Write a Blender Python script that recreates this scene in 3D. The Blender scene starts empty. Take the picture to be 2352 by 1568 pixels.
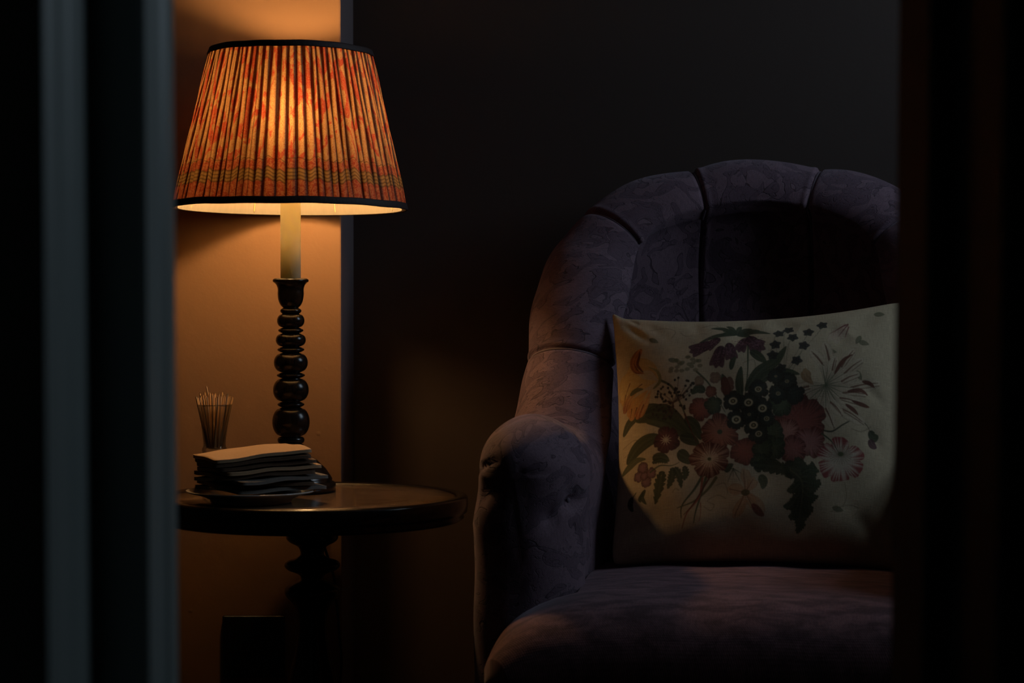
import bpy, bmesh, math, random
import numpy as np
from mathutils import Vector, Matrix

random.seed(7)
rng = np.random.default_rng(7)
PI = math.pi
SC = bpy.context.scene
COL = SC.collection

# ------------------------------------------------------------------ camera
F = 4900.0
H = 0.91
PITCH = math.atan(104 / F)
cam_d = bpy.data.cameras.new('camera')
cam_d.lens = 75.0
cam_d.sensor_width = 36.0
cam_d.clip_start = 0.05
cam = bpy.data.objects.new('camera', cam_d)
cam.location = (0, 0, H)
cam.rotation_euler = (PI / 2 - PITCH, 0, 0)
cam_d.dof.use_dof = True
cam_d.dof.focus_distance = 3.34
cam_d.dof.aperture_fstop = 5.4
cam_d.dof.aperture_blades = 9
COL.objects.link(cam)
SC.camera = cam


def P(px, py, Y):
    """world point at depth Y seen at a given place of the photograph"""
    dx = (px - 1176) / F
    dy = -(py - 784) / F
    c, s = math.cos(PITCH), math.sin(PITCH)
    d = (dx, c + dy * s, dy * c - s)
    k = Y / d[1]
    return Vector((d[0] * k, Y, H + d[2] * k))


# ------------------------------------------------------------------ helpers
def empty(name, label, cat, loc=(0, 0, 0), rz=0.0, group=None):
    o = bpy.data.objects.new(name, None)
    o.location = loc
    o.rotation_euler = (0, 0, rz)
    o.empty_display_size = 0.05
    COL.objects.link(o)
    tag(o, label, cat, group)
    return o


def tag(o, label=None, cat=None, group=None, kind=None):
    if label: o['label'] = label
    if cat: o['category'] = cat
    if group: o['group'] = group
    if kind: o['kind'] = kind
    return o


def mesh_obj(name, verts, faces, mat=None, parent=None, smooth=True, uv=None):
    me = bpy.data.meshes.new(name)
    me.from_pydata([tuple(v) for v in verts] if not isinstance(verts, np.ndarray) else verts.tolist(), [],
                   faces if not isinstance(faces, np.ndarray) else faces.tolist())
    me.update()
    if smooth:
        me.polygons.foreach_set('use_smooth', [True] * len(me.polygons))
    if uv is not None:
        lay = me.uv_layers.new(name='UVMap')
        li = np.empty(len(me.loops), dtype=np.int32)
        me.loops.foreach_get('vertex_index', li)
        lay.data.foreach_set('uv', np.asarray(uv, dtype=np.float32)[li].ravel())
    if mat: me.materials.append(mat)
    o = bpy.data.objects.new(name, me)
    COL.objects.link(o)
    if parent is not None: o.parent = parent
    return o


def grid_faces(nu, nv, cu=False, cv=False, off=0):
    iu = np.arange(nu if cu else nu - 1)
    iv = np.arange(nv if cv else nv - 1)
    a, b = np.meshgrid(iu, iv, indexing='ij')
    a1, b1 = (a + 1) % nu, (b + 1) % nv
    f = np.stack([a * nv + b, a1 * nv + b, a1 * nv + b1, a * nv + b1], -1).reshape(-1, 4)
    return f + off


def lathe_data(prof, n=64, sx=1.0, sy=1.0):
    prof = np.array(prof, float)
    th = np.linspace(0, 2 * PI, n, endpoint=False)
    V = np.zeros((n, len(prof), 3))
    V[..., 0] = np.cos(th)[:, None] * prof[None, :, 0] * sx
    V[..., 1] = np.sin(th)[:, None] * prof[None, :, 0] * sy
    V[..., 2] = prof[None, :, 1]
    uv = np.zeros((n, len(prof), 2))
    uv[..., 0] = th[:, None] / (2 * PI)
    uv[..., 1] = prof[None, :, 1]
    return V.reshape(-1, 3), grid_faces(n, len(prof), cu=True), uv.reshape(-1, 2)


def lathe(name, prof, mat, parent=None, n=64, loc=None):
    V, Fc, uv = lathe_data(prof, n)
    o = mesh_obj(name, V, Fc, mat, parent, True, uv)
    bm = bmesh.new(); bm.from_mesh(o.data)
    bmesh.ops.remove_doubles(bm, verts=bm.verts, dist=1e-6)
    bmesh.ops.recalc_face_normals(bm, faces=bm.faces)
    bm.to_mesh(o.data); bm.free()
    if loc is not None: o.location = loc
    return o


def smooth_prof(pts, sub=6):
    """Catmull-Rom through profile points"""
    p = [np.array(q, float) for q in pts]
    out = []
    for i in range(len(p) - 1):
        p0 = p[max(i - 1, 0)]; p1 = p[i]; p2 = p[i + 1]; p3 = p[min(i + 2, len(p) - 1)]
        for k in range(sub):
            t = k / sub
            out.append(0.5 * ((2 * p1) + (-p0 + p2) * t + (2 * p0 - 5 * p1 + 4 * p2 - p3) * t ** 2 + (-p0 + 3 * p1 - 3 * p2 + p3) * t ** 3))
    out.append(p[-1])
    return np.array(out)


def tube_data(pts, r, n=8, caps=True):
    pts = np.array(pts, float)
    m = len(pts)
    rr = np.full(m, r) if np.isscalar(r) else np.array(r, float)
    T = np.gradient(pts, axis=0)
    T /= np.linalg.norm(T, axis=1)[:, None] + 1e-12
    ref = np.array([0.0, 0, 1]) if abs(T[0, 2]) < 0.9 else np.array([1.0, 0, 0])
    verts = []
    x = np.cross(ref, T[0]); x /= np.linalg.norm(x)
    for i in range(m):
        x = x - T[i] * x.dot(T[i]); x /= np.linalg.norm(x)
        y = np.cross(T[i], x)
        for k in range(n):
            a = 2 * PI * k / n
            verts.append(pts[i] + rr[i] * (math.cos(a) * x + math.sin(a) * y))
    faces = grid_faces(m, n, cv=True).tolist()
    if caps:
        faces.append(list(range(n))[::-1])
        faces.append([(m - 1) * n + k for k in range(n)])
    return np.array(verts), faces


def tube(name, pts, r, mat, parent=None, n=8):
    v, f = tube_data(pts, r, n)
    return mesh_obj(name, v, f, mat, parent)


def box(name, x0, x1, y0, y1, z0, z1, mat, parent=None, bev=0.0, seg=2):
    bm = bmesh.new()
    bmesh.ops.create_cube(bm, size=1)
    for v in bm.verts:
        v.co = Vector((x0 + (v.co.x + .5) * (x1 - x0), y0 + (v.co.y + .5) * (y1 - y0), z0 + (v.co.z + .5) * (z1 - z0)))
    if bev:
        bmesh.ops.bevel(bm, geom=list(bm.edges), offset=bev, segments=seg, affect='EDGES', profile=0.5)
    me = bpy.data.meshes.new(name)
    bm.to_mesh(me); bm.free()
    if mat: me.materials.append(mat)
    o = bpy.data.objects.new(name, me)
    COL.objects.link(o)
    if parent is not None: o.parent = parent
    return o


def prism(name, poly, z0, z1, mat, lean=0.0, kind='structure'):
    """vertical extrusion of a plan outline; lean moves x with height (out of plumb)"""
    n = len(poly)
    V = [(x + lean * (z0 - H), y, z0) for x, y in poly] + [(x + lean * (z1 - H), y, z1) for x, y in poly]
    Fc = [[i, (i + 1) % n, n + (i + 1) % n, n + i] for i in range(n)] + [list(range(n))[::-1], [n + i for i in range(n)]]
    o = mesh_obj(name, V, Fc, mat, None, False)
    bm = bmesh.new(); bm.from_mesh(o.data)
    bmesh.ops.recalc_face_normals(bm, faces=bm.faces)
    bm.to_mesh(o.data); bm.free()
    if kind: o['kind'] = kind
    return o


# ------------------------------------------------------------------ materials
class NT:
    def __init__(s, name):
        s.m = bpy.data.materials.new(name)
        s.m.use_nodes = True
        s.t = s.m.node_tree
        s.t.nodes.clear()
        s.out = s.t.nodes.new('ShaderNodeOutputMaterial')

    def n(s, typ, **kw):
        nd = s.t.nodes.new(typ)
        for k, v in kw.items():
            if k.startswith('i_'):
                key = k[2:]
                key = int(key) if key.isdigit() else key.replace('_', ' ')
                s.set(nd.inputs[key], v)
            else:
                setattr(nd, k, v)
        return nd

    def set(s, sock, v):
        if isinstance(v, bpy.types.NodeSocket):
            s.t.links.new(v, sock)
        else:
            if isinstance(v, (tuple, list)) and len(v) == 3 and sock.type == 'RGBA':
                v = (*v, 1)
            sock.default_value = v

    def math(s, op, a, b=0.0, c=None, clamp=False):
        nd = s.n('ShaderNodeMath', operation=op, use_clamp=clamp)
        s.set(nd.inputs[0], a); s.set(nd.inputs[1], b)
        if c is not None: s.set(nd.inputs[2], c)
        return nd.outputs[0]

    def mix(s, f, a, b, mode='MIX'):
        nd = s.n('ShaderNodeMix', data_type='RGBA', blend_type=mode)
        s.set(nd.inputs[0], f); s.set(nd.inputs[6], a); s.set(nd.inputs[7], b)
        return nd.outputs[2]

    def ramp(s, f, stops, interp='LINEAR'):
        nd = s.n('ShaderNodeValToRGB')
        nd.color_ramp.interpolation = interp
        els = nd.color_ramp.elements
        while len(els) < len(stops): els.new(0.5)
        for e, (p, c) in zip(els, stops):
            e.position = p
            e.color = (*c, 1) if len(c) == 3 else c
        s.set(nd.inputs[0], f)
        return nd.outputs[0]

    def step(s, f, lo, hi):
        nd = s.n('ShaderNodeMapRange', interpolation_type='SMOOTHSTEP')
        s.set(nd.inputs[0], f)
        nd.inputs[1].default_value = lo; nd.inputs[2].default_value = hi
        return nd.outputs[0]

    def noise(s, vec, scale, detail=2.0, rough=0.5, dist=0.0):
        nd = s.n('ShaderNodeTexNoise')
        if vec is not None: s.set(nd.inputs['Vector'], vec)
        nd.inputs['Scale'].default_value = scale
        nd.inputs['Detail'].default_value = detail
        nd.inputs['Roughness'].default_value = rough
        nd.inputs['Distortion'].default_value = dist
        return nd.outputs[0]

    def mapping(s, vec, scale=(1, 1, 1), rot=(0, 0, 0), loc=(0, 0, 0)):
        nd = s.n('ShaderNodeMapping')
        s.set(nd.inputs[0], vec)
        nd.inputs['Scale'].default_value = scale
        nd.inputs['Rotation'].default_value = rot
        nd.inputs['Location'].default_value = loc
        return nd.outputs[0]

    def bump(s, h, strength=0.3, dist=0.001, nrm=None):
        nd = s.n('ShaderNodeBump')
        s.set(nd.inputs['Height'], h)
        nd.inputs['Strength'].default_value = strength
        nd.inputs['Distance'].default_value = dist
        if nrm is not None: s.set(nd.inputs['Normal'], nrm)
        return nd.outputs[0]

    def bsdf(s, col, rough=0.5, nrm=None, **kw):
        nd = s.n('ShaderNodeBsdfPrincipled')
        s.set(nd.inputs['Base Color'], col)
        s.set(nd.inputs['Roughness'], rough)
        if nrm is not None: s.set(nd.inputs['Normal'], nrm)
        for k, v in kw.items():
            s.set(nd.inputs[k.replace('_', ' ')], v)
        return nd

    def done(s, sh):
        s.t.links.new(sh.outputs[0] if hasattr(sh, 'outputs') else sh, s.out.inputs[0])
        return s.m

    def co(s, which='Object'):
        return s.n('ShaderNodeTexCoord').outputs[which]


def mat_plain(name, col, rough=0.5, noise_amt=0.06, scale=30, bump=0.1, **kw):
    t = NT(name)
    co = t.co()
    f = t.noise(co, scale, 4)
    c = t.mix(f, tuple(x * (1 - noise_amt) for x in col), tuple(min(1, x * (1 + noise_amt)) for x in col))
    b = t.bump(f, bump, 0.002)
    return t.done(t.bsdf(c, rough, b, **kw))


def mat_wall(name, col, bumpy=0.25):
    t = NT(name)
    co = t.co()
    big = t.noise(co, 2.2, 3)
    mid = t.noise(co, 14, 5, 0.6)
    fine = t.noise(co, 160, 3, 0.6)
    pim = t.n('ShaderNodeTexVoronoi', i_Scale=11.0, i_Vector=co).outputs[0]
    pimm = t.math('SUBTRACT', 1.0, t.step(pim, 0.01, 0.05))
    c = t.mix(big, tuple(x * .92 for x in col), tuple(min(1, x * 1.06) for x in col))
    h = t.math('ADD', t.math('MULTIPLY', mid, 1.2), t.math('MULTIPLY', fine, 0.22))
    h = t.math('ADD', h, t.math('MULTIPLY', pimm, 0.5))
    return t.done(t.bsdf(c, 0.62, t.bump(h, bumpy, 0.003), Specular_IOR_Level=0.25))


M = {}
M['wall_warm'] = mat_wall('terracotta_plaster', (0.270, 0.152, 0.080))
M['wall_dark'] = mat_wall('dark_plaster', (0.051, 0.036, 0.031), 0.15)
M['ceiling'] = mat_plain('ceiling_paint', (0.25, 0.22, 0.2), 0.8)
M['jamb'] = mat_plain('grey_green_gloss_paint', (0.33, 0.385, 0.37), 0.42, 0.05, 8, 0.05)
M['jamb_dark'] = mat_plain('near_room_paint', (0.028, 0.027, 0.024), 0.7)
M['return'] = mat_plain('lavender_grey_paint', (0.150, 0.115, 0.120), 0.6, .04, 10, .05)


def floor_mat():
    t = NT('oak_floorboards')
    co = t.co()
    br = t.n('ShaderNodeTexBrick', i_Vector=t.mapping(co, (1, 1, 1), (0, 0, PI / 2)), i_Scale=1.0)
    br.inputs['Color1'].default_value = (0.05, 0.028, 0.016, 1)
    br.inputs['Color2'].default_value = (0.035, 0.02, 0.012, 1)
    br.inputs['Mortar'].default_value = (0.01, 0.008, 0.006, 1)
    br.inputs['Brick Width'].default_value = 1.4
    br.inputs['Row Height'].default_value = 0.12
    br.inputs['Mortar Size'].default_value = 0.003
    g = t.noise(t.mapping(co, (30, 2, 30)), 1, 5)
    c = t.mix(t.math('MULTIPLY', g, .5), br.outputs[0], (0.03, 0.017, 0.01))
    return t.done(t.bsdf(c, 0.4))


M['floor'] = floor_mat()


def wood_black():
    t = NT('ebonised_turned_wood')
    co = t.co()
    g = t.noise(t.mapping(co, (60, 60, 6)), 1, 4)
    c = t.mix(g, (0.006, 0.005, 0.004), (0.015, 0.010, 0.007))
    r = t.n('ShaderNodeMapRange')
    t.set(r.inputs[0], g); r.inputs[3].default_value = 0.17; r.inputs[4].default_value = 0.27
    return t.done(t.bsdf(c, r.outputs[0], t.bump(g, 0.06, 0.001), Specular_IOR_Level=0.38))


M['ebony'] = wood_black()


def table_top_mat():
    t = NT('brown_marbled_polished_top')
    co = t.co()
    n1 = t.noise(co, 9, 6, 0.6, 1.6)
    n2 = t.noise(t.mapping(co, (6, 26, 6)), 1.4, 5, 0.6, .6)
    c = t.ramp(n1, [(0.3, (0.09, 0.05, 0.03)), (0.5, (0.22, 0.14, 0.085)), (0.62, (0.13, 0.08, 0.05)), (0.8, (0.30, 0.21, 0.14))])
    c = t.mix(t.math('MULTIPLY', n2, 0.6), c, (0.07, 0.045, 0.03))
    return t.done(t.bsdf(c, 0.17, t.bump(n1, 0.03, 0.001), Specular_IOR_Level=0.4))


M['table_top'] = table_top_mat()


def damask(name, light, dark, scale=1.0, weave=1.0, contrast=1.0, streak=False, sheen=0.25):
    t = NT(name)
    uv = t.co('UV')
    w1 = t.noise(uv, 9 * scale, 2, 0.5)
    warp = t.n('ShaderNodeTexNoise', i_Vector=uv, i_Scale=14.0 * scale)
    wv = t.n('ShaderNodeVectorMath', operation='SCALE')
    t.set(wv.inputs[0], warp.outputs['Color']); wv.inputs['Scale'].default_value = 0.05 / scale
    wa = t.n('ShaderNodeVectorMath', operation='ADD')
    t.set(wa.inputs[0], uv); t.set(wa.inputs[1], wv.outputs[0])
    # flowing leaf and petal motifs
    mo = t.noise(wa.outputs[0], 21.0 * scale, 1.5, .45, 1.5)
    motif = t.step(mo, 0.50, 0.525)
    mo2 = t.noise(wa.outputs[0], 46.0 * scale, 2, .5, 2.4)
    outl = t.math('SUBTRACT', 1.0, t.step(t.math('ABSOLUTE', t.math('SUBTRACT', mo2, 0.52)), 0.006, 0.022))
    outl = t.math('MULTIPLY', outl, t.step(t.noise(uv, 18 * scale, 2), 0.44, 0.56))
    rim = t.math('SUBTRACT', 1.0, t.step(t.math('ABSOLUTE', t.math('SUBTRACT', mo, 0.512)), 0.004, 0.014))
    rim2 = t.math('SUBTRACT', 1.0, t.step(t.math('ABSOLUTE', t.math('SUBTRACT', mo, 0.60)), 0.003, 0.011))
    rim = t.math('MAXIMUM', rim, t.math('MULTIPLY', rim2, .6))
    pat = t.math('MAXIMUM', t.math('MULTIPLY', outl, 0.7), t.math('MULTIPLY', rim, 0.9))
    patch = t.mix(t.math('MULTIPLY', motif, 0.55 * contrast), light, dark)
    col = t.mix(t.math('MULTIPLY', pat, 0.75 * contrast), patch, tuple(x * .45 for x in dark))
    # weave
    wvx = t.n('ShaderNodeTexWave', wave_type='BANDS', bands_direction='DIAGONAL', i_Scale=260.0 * weave, i_Vector=uv)
    wvy = t.n('ShaderNodeTexWave', wave_type='BANDS', bands_direction='Y', i_Scale=210.0 * weave, i_Vector=uv)
    fine = t.noise(uv, 700, 2, .6)
    slub = t.noise(t.mapping(uv, (700, 90, 1)), 1, 3, .6)
    wh = t.math('ADD', t.math('MULTIPLY', wvx.outputs[1], .5), t.math('MULTIPLY', wvy.outputs[1], .4))
    wh = t.math('ADD', wh, fine)
    wh = t.math('ADD', wh, t.math('MULTIPLY', slub, .7))
    col = t.mix(t.math('MULTIPLY', t.step(t.math('ADD', fine, t.math('MULTIPLY', slub, .6)), 0.5, 1.1), 0.6), tuple(0 for _ in range(3)), col, 'MIX') if False else \
        t.mix(t.step(t.math('ADD', fine, slub), 0.75, 1.25), t.mix(0.35, col, (0, 0, 0)), t.mix(0.18, col, (1, 1, 1)) if False else col)
    if streak:
        st = t.noise(t.mapping(uv, (16, 60, 1)), 1, 4, .65, .4)
        col = t.mix(t.step(st, 0.36, 0.64), t.mix(0.55, col, (0, 0, 0)), col)
    h = t.math('ADD', t.math('MULTIPLY', wh, 0.28), t.math('MULTIPLY', pat, -0.9 * min(1, contrast ** 2)))
    b = t.bump(h, 0.55, 0.0012)
    nd = t.bsdf(col, 0.78, b, Specular_IOR_Level=0.22)
    nd.inputs['Sheen Weight'].default_value = sheen
    nd.inputs['Sheen Roughness'].default_value = 0.45
    nd.inputs['Sheen Tint'].default_value = (0.8, 0.75, 0.9, 1)
    return t.done(nd)


M['damask'] = damask('mauve_damask_cloth', (0.200, 0.128, 0.165), (0.100, 0.062, 0.090))
M['seat_cloth'] = damask('plum_seat_cloth', (0.29, 0.155, 0.175), (0.25, 0.13, 0.15), 1.0, 0.8, 0.25, True)
M['welt'] = mat_plain('mauve_piping', (0.15, 0.115, 0.15), 0.75, 0.15, 200, 0.4)


def shade_mat():
    t = NT('pleated_paisley_silk')
    uv = t.co('UV')                        # metres along the cloth, height 0..1 of 0.24 m
    sep = t.n('ShaderNodeSeparateXYZ'); t.set(sep.inputs[0], uv)
    u, v = sep.outputs[0], sep.outputs[1]
    fold = t.n('ShaderNodeAttribute', attribute_name='fold').outputs['Fac']
    hgt = t.n('ShaderNodeAttribute', attribute_name='height').outputs['Fac']
    big = t.noise(t.mapping(uv, (1, 0.5, 1)), 42, 3, .55, 1.6)
    patch = t.step(big, 0.492, 0.56)
    lines = t.noise(uv, 120, 2, .6, 2.8)
    ln = t.math('SUBTRACT', 1.0, t.step(t.math('ABSOLUTE', t.math('SUBTRACT', lines, 0.5)), 0.012, 0.045))
    speck = t.step(t.noise(uv, 420, 2, .6), 0.52, 0.62)
    cream = (0.92, 0.66, 0.33); red = (0.74, 0.12, 0.075); deep = (0.42, 0.045, 0.03)
    body = t.mix(patch, cream, red)
    body = t.mix(t.math('MULTIPLY', ln, 0.75), body, t.mix(patch, (0.62, 0.20, 0.10), (0.90, 0.50, 0.26)))
    body = t.mix(t.math('MULTIPLY', speck, 0.4), body, (0.72, 0.30, 0.15))
    # border bands near the hem
    tri = t.math('PINGPONG', t.math('MULTIPLY', u, 110.0), 1.0)
    hz = t.math('ADD', hgt, t.math('MULTIPLY', tri, 0.011))
    def band(c, w):
        return t.math('SUBTRACT', 1.0, t.step(t.math('ABSOLUTE', t.math('SUBTRACT', hz, c)), w * .6, w))
    zone = t.math('SUBTRACT', 1.0, t.step(hgt, 0.245, 0.255))
    bordercol = t.mix(t.step(lines, 0.45, 0.55), (0.62, 0.15, 0.085), (0.80, 0.36, 0.2))
    zone2 = t.math('MULTIPLY', t.step(hz, 0.125, 0.13), t.math('SUBTRACT', 1.0, t.step(hz, 0.195, 0.2)))
    bordercol = t.mix(zone2, bordercol, (0.62, 0.44, 0.2))
    for c, w in ((0.128, .0065), (0.150, .006), (0.172, .005), (0.196, .007), (0.262, .0045)):
        bordercol = t.mix(t.math('MULTIPLY', band(c, w), 0.6), bordercol, (0.16, 0.10, 0.035))
    col = t.mix(zone, body, bordercol)
    col = t.mix(t.math('MULTIPLY', band(0.262, .005), .6), col, (0.25, 0.13, 0.05))
    # each extra layer of cloth in a fold lets through far less light
    lay = t.mix(t.math('MULTIPLY', t.math('POWER', fold, 0.7), 0.97), (1, 1, 1), (0.05, 0.016, 0.01), 'MIX')
    tcol = t.mix(1.0, col, lay, 'MULTIPLY')
    tcol = t.mix(1.0, tcol, (0.20, 0.165, 0.14), 'MULTIPLY')
    tr0 = t.n('ShaderNodeBsdfTranslucent'); t.set(tr0.inputs[0], tcol)
    rf = t.n('ShaderNodeBsdfRefraction', distribution='GGX'); t.set(rf.inputs[0], tcol); rf.inputs['Roughness'].default_value = 0.9; rf.inputs['IOR'].default_value = 1.33
    tr = t.n('ShaderNodeMixShader'); tr.inputs[0].default_value = 0.32; t.set(tr.inputs[1], tr0.outputs[0]); t.set(tr.inputs[2], rf.outputs[0])
    b = t.bump(t.math('ADD', lines, t.noise(uv, 500, 2)), 0.2, 0.0006)
    df = t.bsdf(t.mix(0.35, col, (0, 0, 0)), 0.6, b, Specular_IOR_Level=0.3)
    mx = t.n('ShaderNodeMixShader'); mx.inputs[0].default_value = 0.36
    t.set(mx.inputs[1], tr.outputs[0]); t.set(mx.inputs[2], df.outputs[0])
    return t.done(mx)


M['shade'] = shade_mat()


def lining_mat():
    t = NT('cream_silk_lining')
    uv = t.co('UV')
    g = t.noise(t.mapping(uv, (60, 0.6, 1)), 1, 3, .6)
    c = t.mix(g, (0.90, 0.84, 0.66), (0.97, 0.94, 0.80))
    tr = t.n('ShaderNodeBsdfTranslucent'); t.set(tr.inputs[0], c)
    df = t.n('ShaderNodeBsdfDiffuse'); t.set(df.inputs[0], c)
    tp = t.n('ShaderNodeBsdfTransparent'); tp.inputs[0].default_value = (1, .95, .85, 1)
    m1 = t.n('ShaderNodeMixShader'); m1.inputs[0].default_value = 0.5
    t.set(m1.inputs[1], tr.outputs[0]); t.set(m1.inputs[2], df.outputs[0])
    m2 = t.n('ShaderNodeMixShader'); m2.inputs[0].default_value = 0.34
    t.set(m2.inputs[1], m1.outputs[0]); t.set(m2.inputs[2], tp.outputs[0])
    return t.done(m2)


M['lining'] = lining_mat()
M['tape'] = mat_plain('dark_binding_tape', (0.028, 0.012, 0.012), 0.7, 0.2, 200, 0.3)
M['brass'] = mat_plain('brass_wire', (0.5, 0.35, 0.14), 0.35, 0.1, 60, 0.05, Metallic=1.0)


def bulb_mat():
    t = NT('lit_bulb_glass')
    e = t.n('ShaderNodeEmission')
    e.inputs[0].default_value = (1.0, 0.57, 0.23, 1)
    e.inputs[1].default_value = 190.0
    return t.done(e)


M['bulb'] = bulb_mat()


def candle_mat():
    t = NT('ivory_candle_sleeve')
    co = t.co()
    g = t.noise(t.mapping(co, (8, 8, 20)), 1.5, 4)
    c = t.mix(g, (0.66, 0.62, 0.40), (0.80, 0.76, 0.52))
    nd = t.bsdf(c, 0.42, t.bump(g, 0.1, 0.001), Specular_IOR_Level=0.35)
    nd.inputs['Subsurface Weight'].default_value = 0.8
    nd.inputs['Subsurface Radius'].default_value = (0.07, 0.06, 0.03)
    nd.inputs['Subsurface Scale'].default_value = 1.0
    return t.done(nd)


M['candle'] = candle_mat()
M['ceramic'] = mat_plain('white_glazed_ceramic', (0.55, 0.52, 0.47), 0.18, 0.03, 20, 0.02)
M['kraft'] = mat_plain('brown_paper', (0.46, 0.30, 0.17), 0.85, 0.08, 220, 0.25)
M['kraft_dark'] = mat_plain('dark_brown_paper', (0.12, 0.07, 0.04), 0.85, 0.1, 220, 0.25)
M['paper_grey'] = mat_plain('pale_grey_paper', (0.17, 0.15, 0.13), 0.85, 0.08, 220, 0.25)
M['stick'] = mat_plain('pale_birch_wood', (0.76, 0.54, 0.32), 0.6, 0.15, 90, 0.1)
M['black_plastic'] = mat_plain('black_satin_metal', (0.006, 0.006, 0.007), 0.35, 0.1, 40, 0.02)
M['cable'] = mat_plain('black_fabric_flex', (0.012, 0.01, 0.01), 0.6, 0.1, 300, 0.2)


def glass_mat():
    t = NT('clear_glass')
    g = t.n('ShaderNodeBsdfGlass'); g.inputs['Roughness'].default_value = 0.0; g.inputs['IOR'].default_value = 1.46
    tp = t.n('ShaderNodeBsdfTransparent')
    tp.inputs[0].default_value = (0.93, 0.95, 0.95, 1)
    gl = t.n('ShaderNodeBsdfGlossy'); gl.inputs['Roughness'].default_value = 0.02
    fr = t.n('ShaderNodeFresnel'); fr.inputs[0].default_value = 1.45
    m0 = t.n('ShaderNodeMixShader'); t.set(m0.inputs[0], t.math('MULTIPLY', fr.outputs[0], 0.6)); t.set(m0.inputs[1], tp.outputs[0]); t.set(m0.inputs[2], gl.outputs[0])
    mx = t.n('ShaderNodeMixShader'); mx.inputs[0].default_value = 0.82
    t.set(mx.inputs[1], g.outputs[0]); t.set(mx.inputs[2], m0.outputs[0])
    return t.done(mx)


M['glass'] = glass_mat()


def linen_mat():
    t = NT('printed_linen')
    uv = t.co('UV')
    att = t.n('ShaderNodeAttribute', attribute_name='print').outputs['Color']
    sx = t.noise(t.mapping(uv, (60, 1500, 1)), 1, 3, .65)
    sy = t.noise(t.mapping(uv, (1500, 60, 1)), 1, 3, .65)
    th = t.math('MULTIPLY', t.math('ADD', sx, sy), 0.5)
    blot = t.noise(uv, 5, 3)
    c = t.mix(t.step(th, 0.42, 0.58), t.mix(0.24, att, (0.06, 0.05, 0.035)), att)
    c = t.mix(t.math('MULTIPLY', blot, 0.18), c, (0.3, 0.22, 0.13))
    b = t.bump(th, 0.7, 0.0012)
    nd = t.bsdf(c, 0.85, b, Specular_IOR_Level=0.15)
    return t.done(nd)


M['linen'] = linen_mat()

# ------------------------------------------------------------------ the setting
Y1 = 3.505      # face of the chimney breast
Y2 = 3.775      # back of the alcove
XC = P(784, 700, Y1).x
XR = 1.45
XL = -1.5


def sbox(name, *a, mat, kind='structure', bev=0):
    o = box(name, *a, mat, None, bev)
    o['kind'] = kind
    return o


sbox('floor', XL - .1, XR + .1, -0.6, Y2 + .1, -0.06, 0.0, mat=M['floor'])
sbox('ceiling', XL - .1, XR + .1, -0.6, Y2 + .1, 2.6, 2.68, mat=M['ceiling'])
sbox('wall_chimney_breast', XL, XC, Y1, Y2 + .1, 0, 2.6, mat=M['wall_warm'], bev=0.003)
o = bpy.data.objects['wall_chimney_breast']; o.data.materials.append(M['return'])
for p_ in o.data.polygons:
    if p_.normal.x > .5: p_.material_index = 1
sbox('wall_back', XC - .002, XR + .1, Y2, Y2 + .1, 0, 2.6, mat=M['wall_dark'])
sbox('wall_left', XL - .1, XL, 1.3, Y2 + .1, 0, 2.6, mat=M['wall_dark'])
WY0, WY1, WZ0, WZ1 = 2.68, 3.32, 1.32, 2.22


def wall_with_window():
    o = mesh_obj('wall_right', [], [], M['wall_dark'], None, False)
    bm = bmesh.new()
    for (y0, y1, z0, z1) in ((1.3, WY0, 0, 2.6), (WY1, Y2 + .1, 0, 2.6), (WY0, WY1, 0, WZ0), (WY0, WY1, WZ1, 2.6)):
        g = bmesh.ops.create_cube(bm, size=1)
        for v in g['verts']:
            v.co = Vector((XR + (v.co.x + .5) * .12, y0 + (v.co.y + .5) * (y1 - y0), z0 + (v.co.z + .5) * (z1 - z0)))
    bm.to_mesh(o.data); bm.free()
    o['kind'] = 'structure'


wall_with_window()
# the window itself: frame, glazing bars
wf = mesh_obj('window_1', [], [], M['jamb'], None, False)
bm = bmesh.new()
def addb(bm, x0, x1, y0, y1, z0, z1):
    g = bmesh.ops.create_cube(bm, size=1)
    for v in g['verts']:
        v.co = Vector((x0 + (v.co.x + .5) * (x1 - x0), y0 + (v.co.y + .5) * (y1 - y0), z0 + (v.co.z + .5) * (z1 - z0)))
addb(bm, XR + .05, XR + .09, WY0, WY0 + .04, WZ0, WZ1)
addb(bm, XR + .05, XR + .09, WY1 - .04, WY1, WZ0, WZ1)
addb(bm, XR + .05, XR + .09, WY0, WY1, WZ0, WZ0 + .04)
addb(bm, XR + .05, XR + .09, WY0, WY1, WZ1 - .04, WZ1)
addb(bm, XR + .055, XR + .085, (WY0 + WY1) / 2 - .01, (WY0 + WY1) / 2 + .01, WZ0, WZ1)
addb(bm, XR + .055, XR + .085, WY0, WY1, (WZ0 + WZ1) / 2 - .01, (WZ0 + WZ1) / 2 + .01)
bm.to_mesh(wf.data); bm.free()
wf['kind'] = 'structure'

# door wall between the camera and the room
def jx(px, Y): return (px - 1176) / F * Y


def left_profile():
    a = []
    a.append((jx(88, 1.30), 1.30))
    a.append((jx(104, 1.302), 1.302))
    x1 = jx(121, 1.318)
    a += [(x1 - .0012, 1.312), (x1, 1.318), (x1, 1.358), (x1 - .0012, 1.364), (x1 - .0012, 1.372), (x1, 1.378)]
    y2 = x1 * F / (216 - 1176)
    a += [(x1, y2 - .002), (x1 + .002, y2)]
    x2 = jx(336, y2)
    a += [(x2 - .003, y2), (x2, y2 + .003)]
    y3 = x2 * F / (374 - 1176)
    a += [(x2, y3), (jx(386, y3 + .006), y3 + .006), (jx(403, y3 + .05), y3 + .05), (jx(400, y3 + .05) - .012, y3 + .062)]
    return a, y3 + .062


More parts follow.
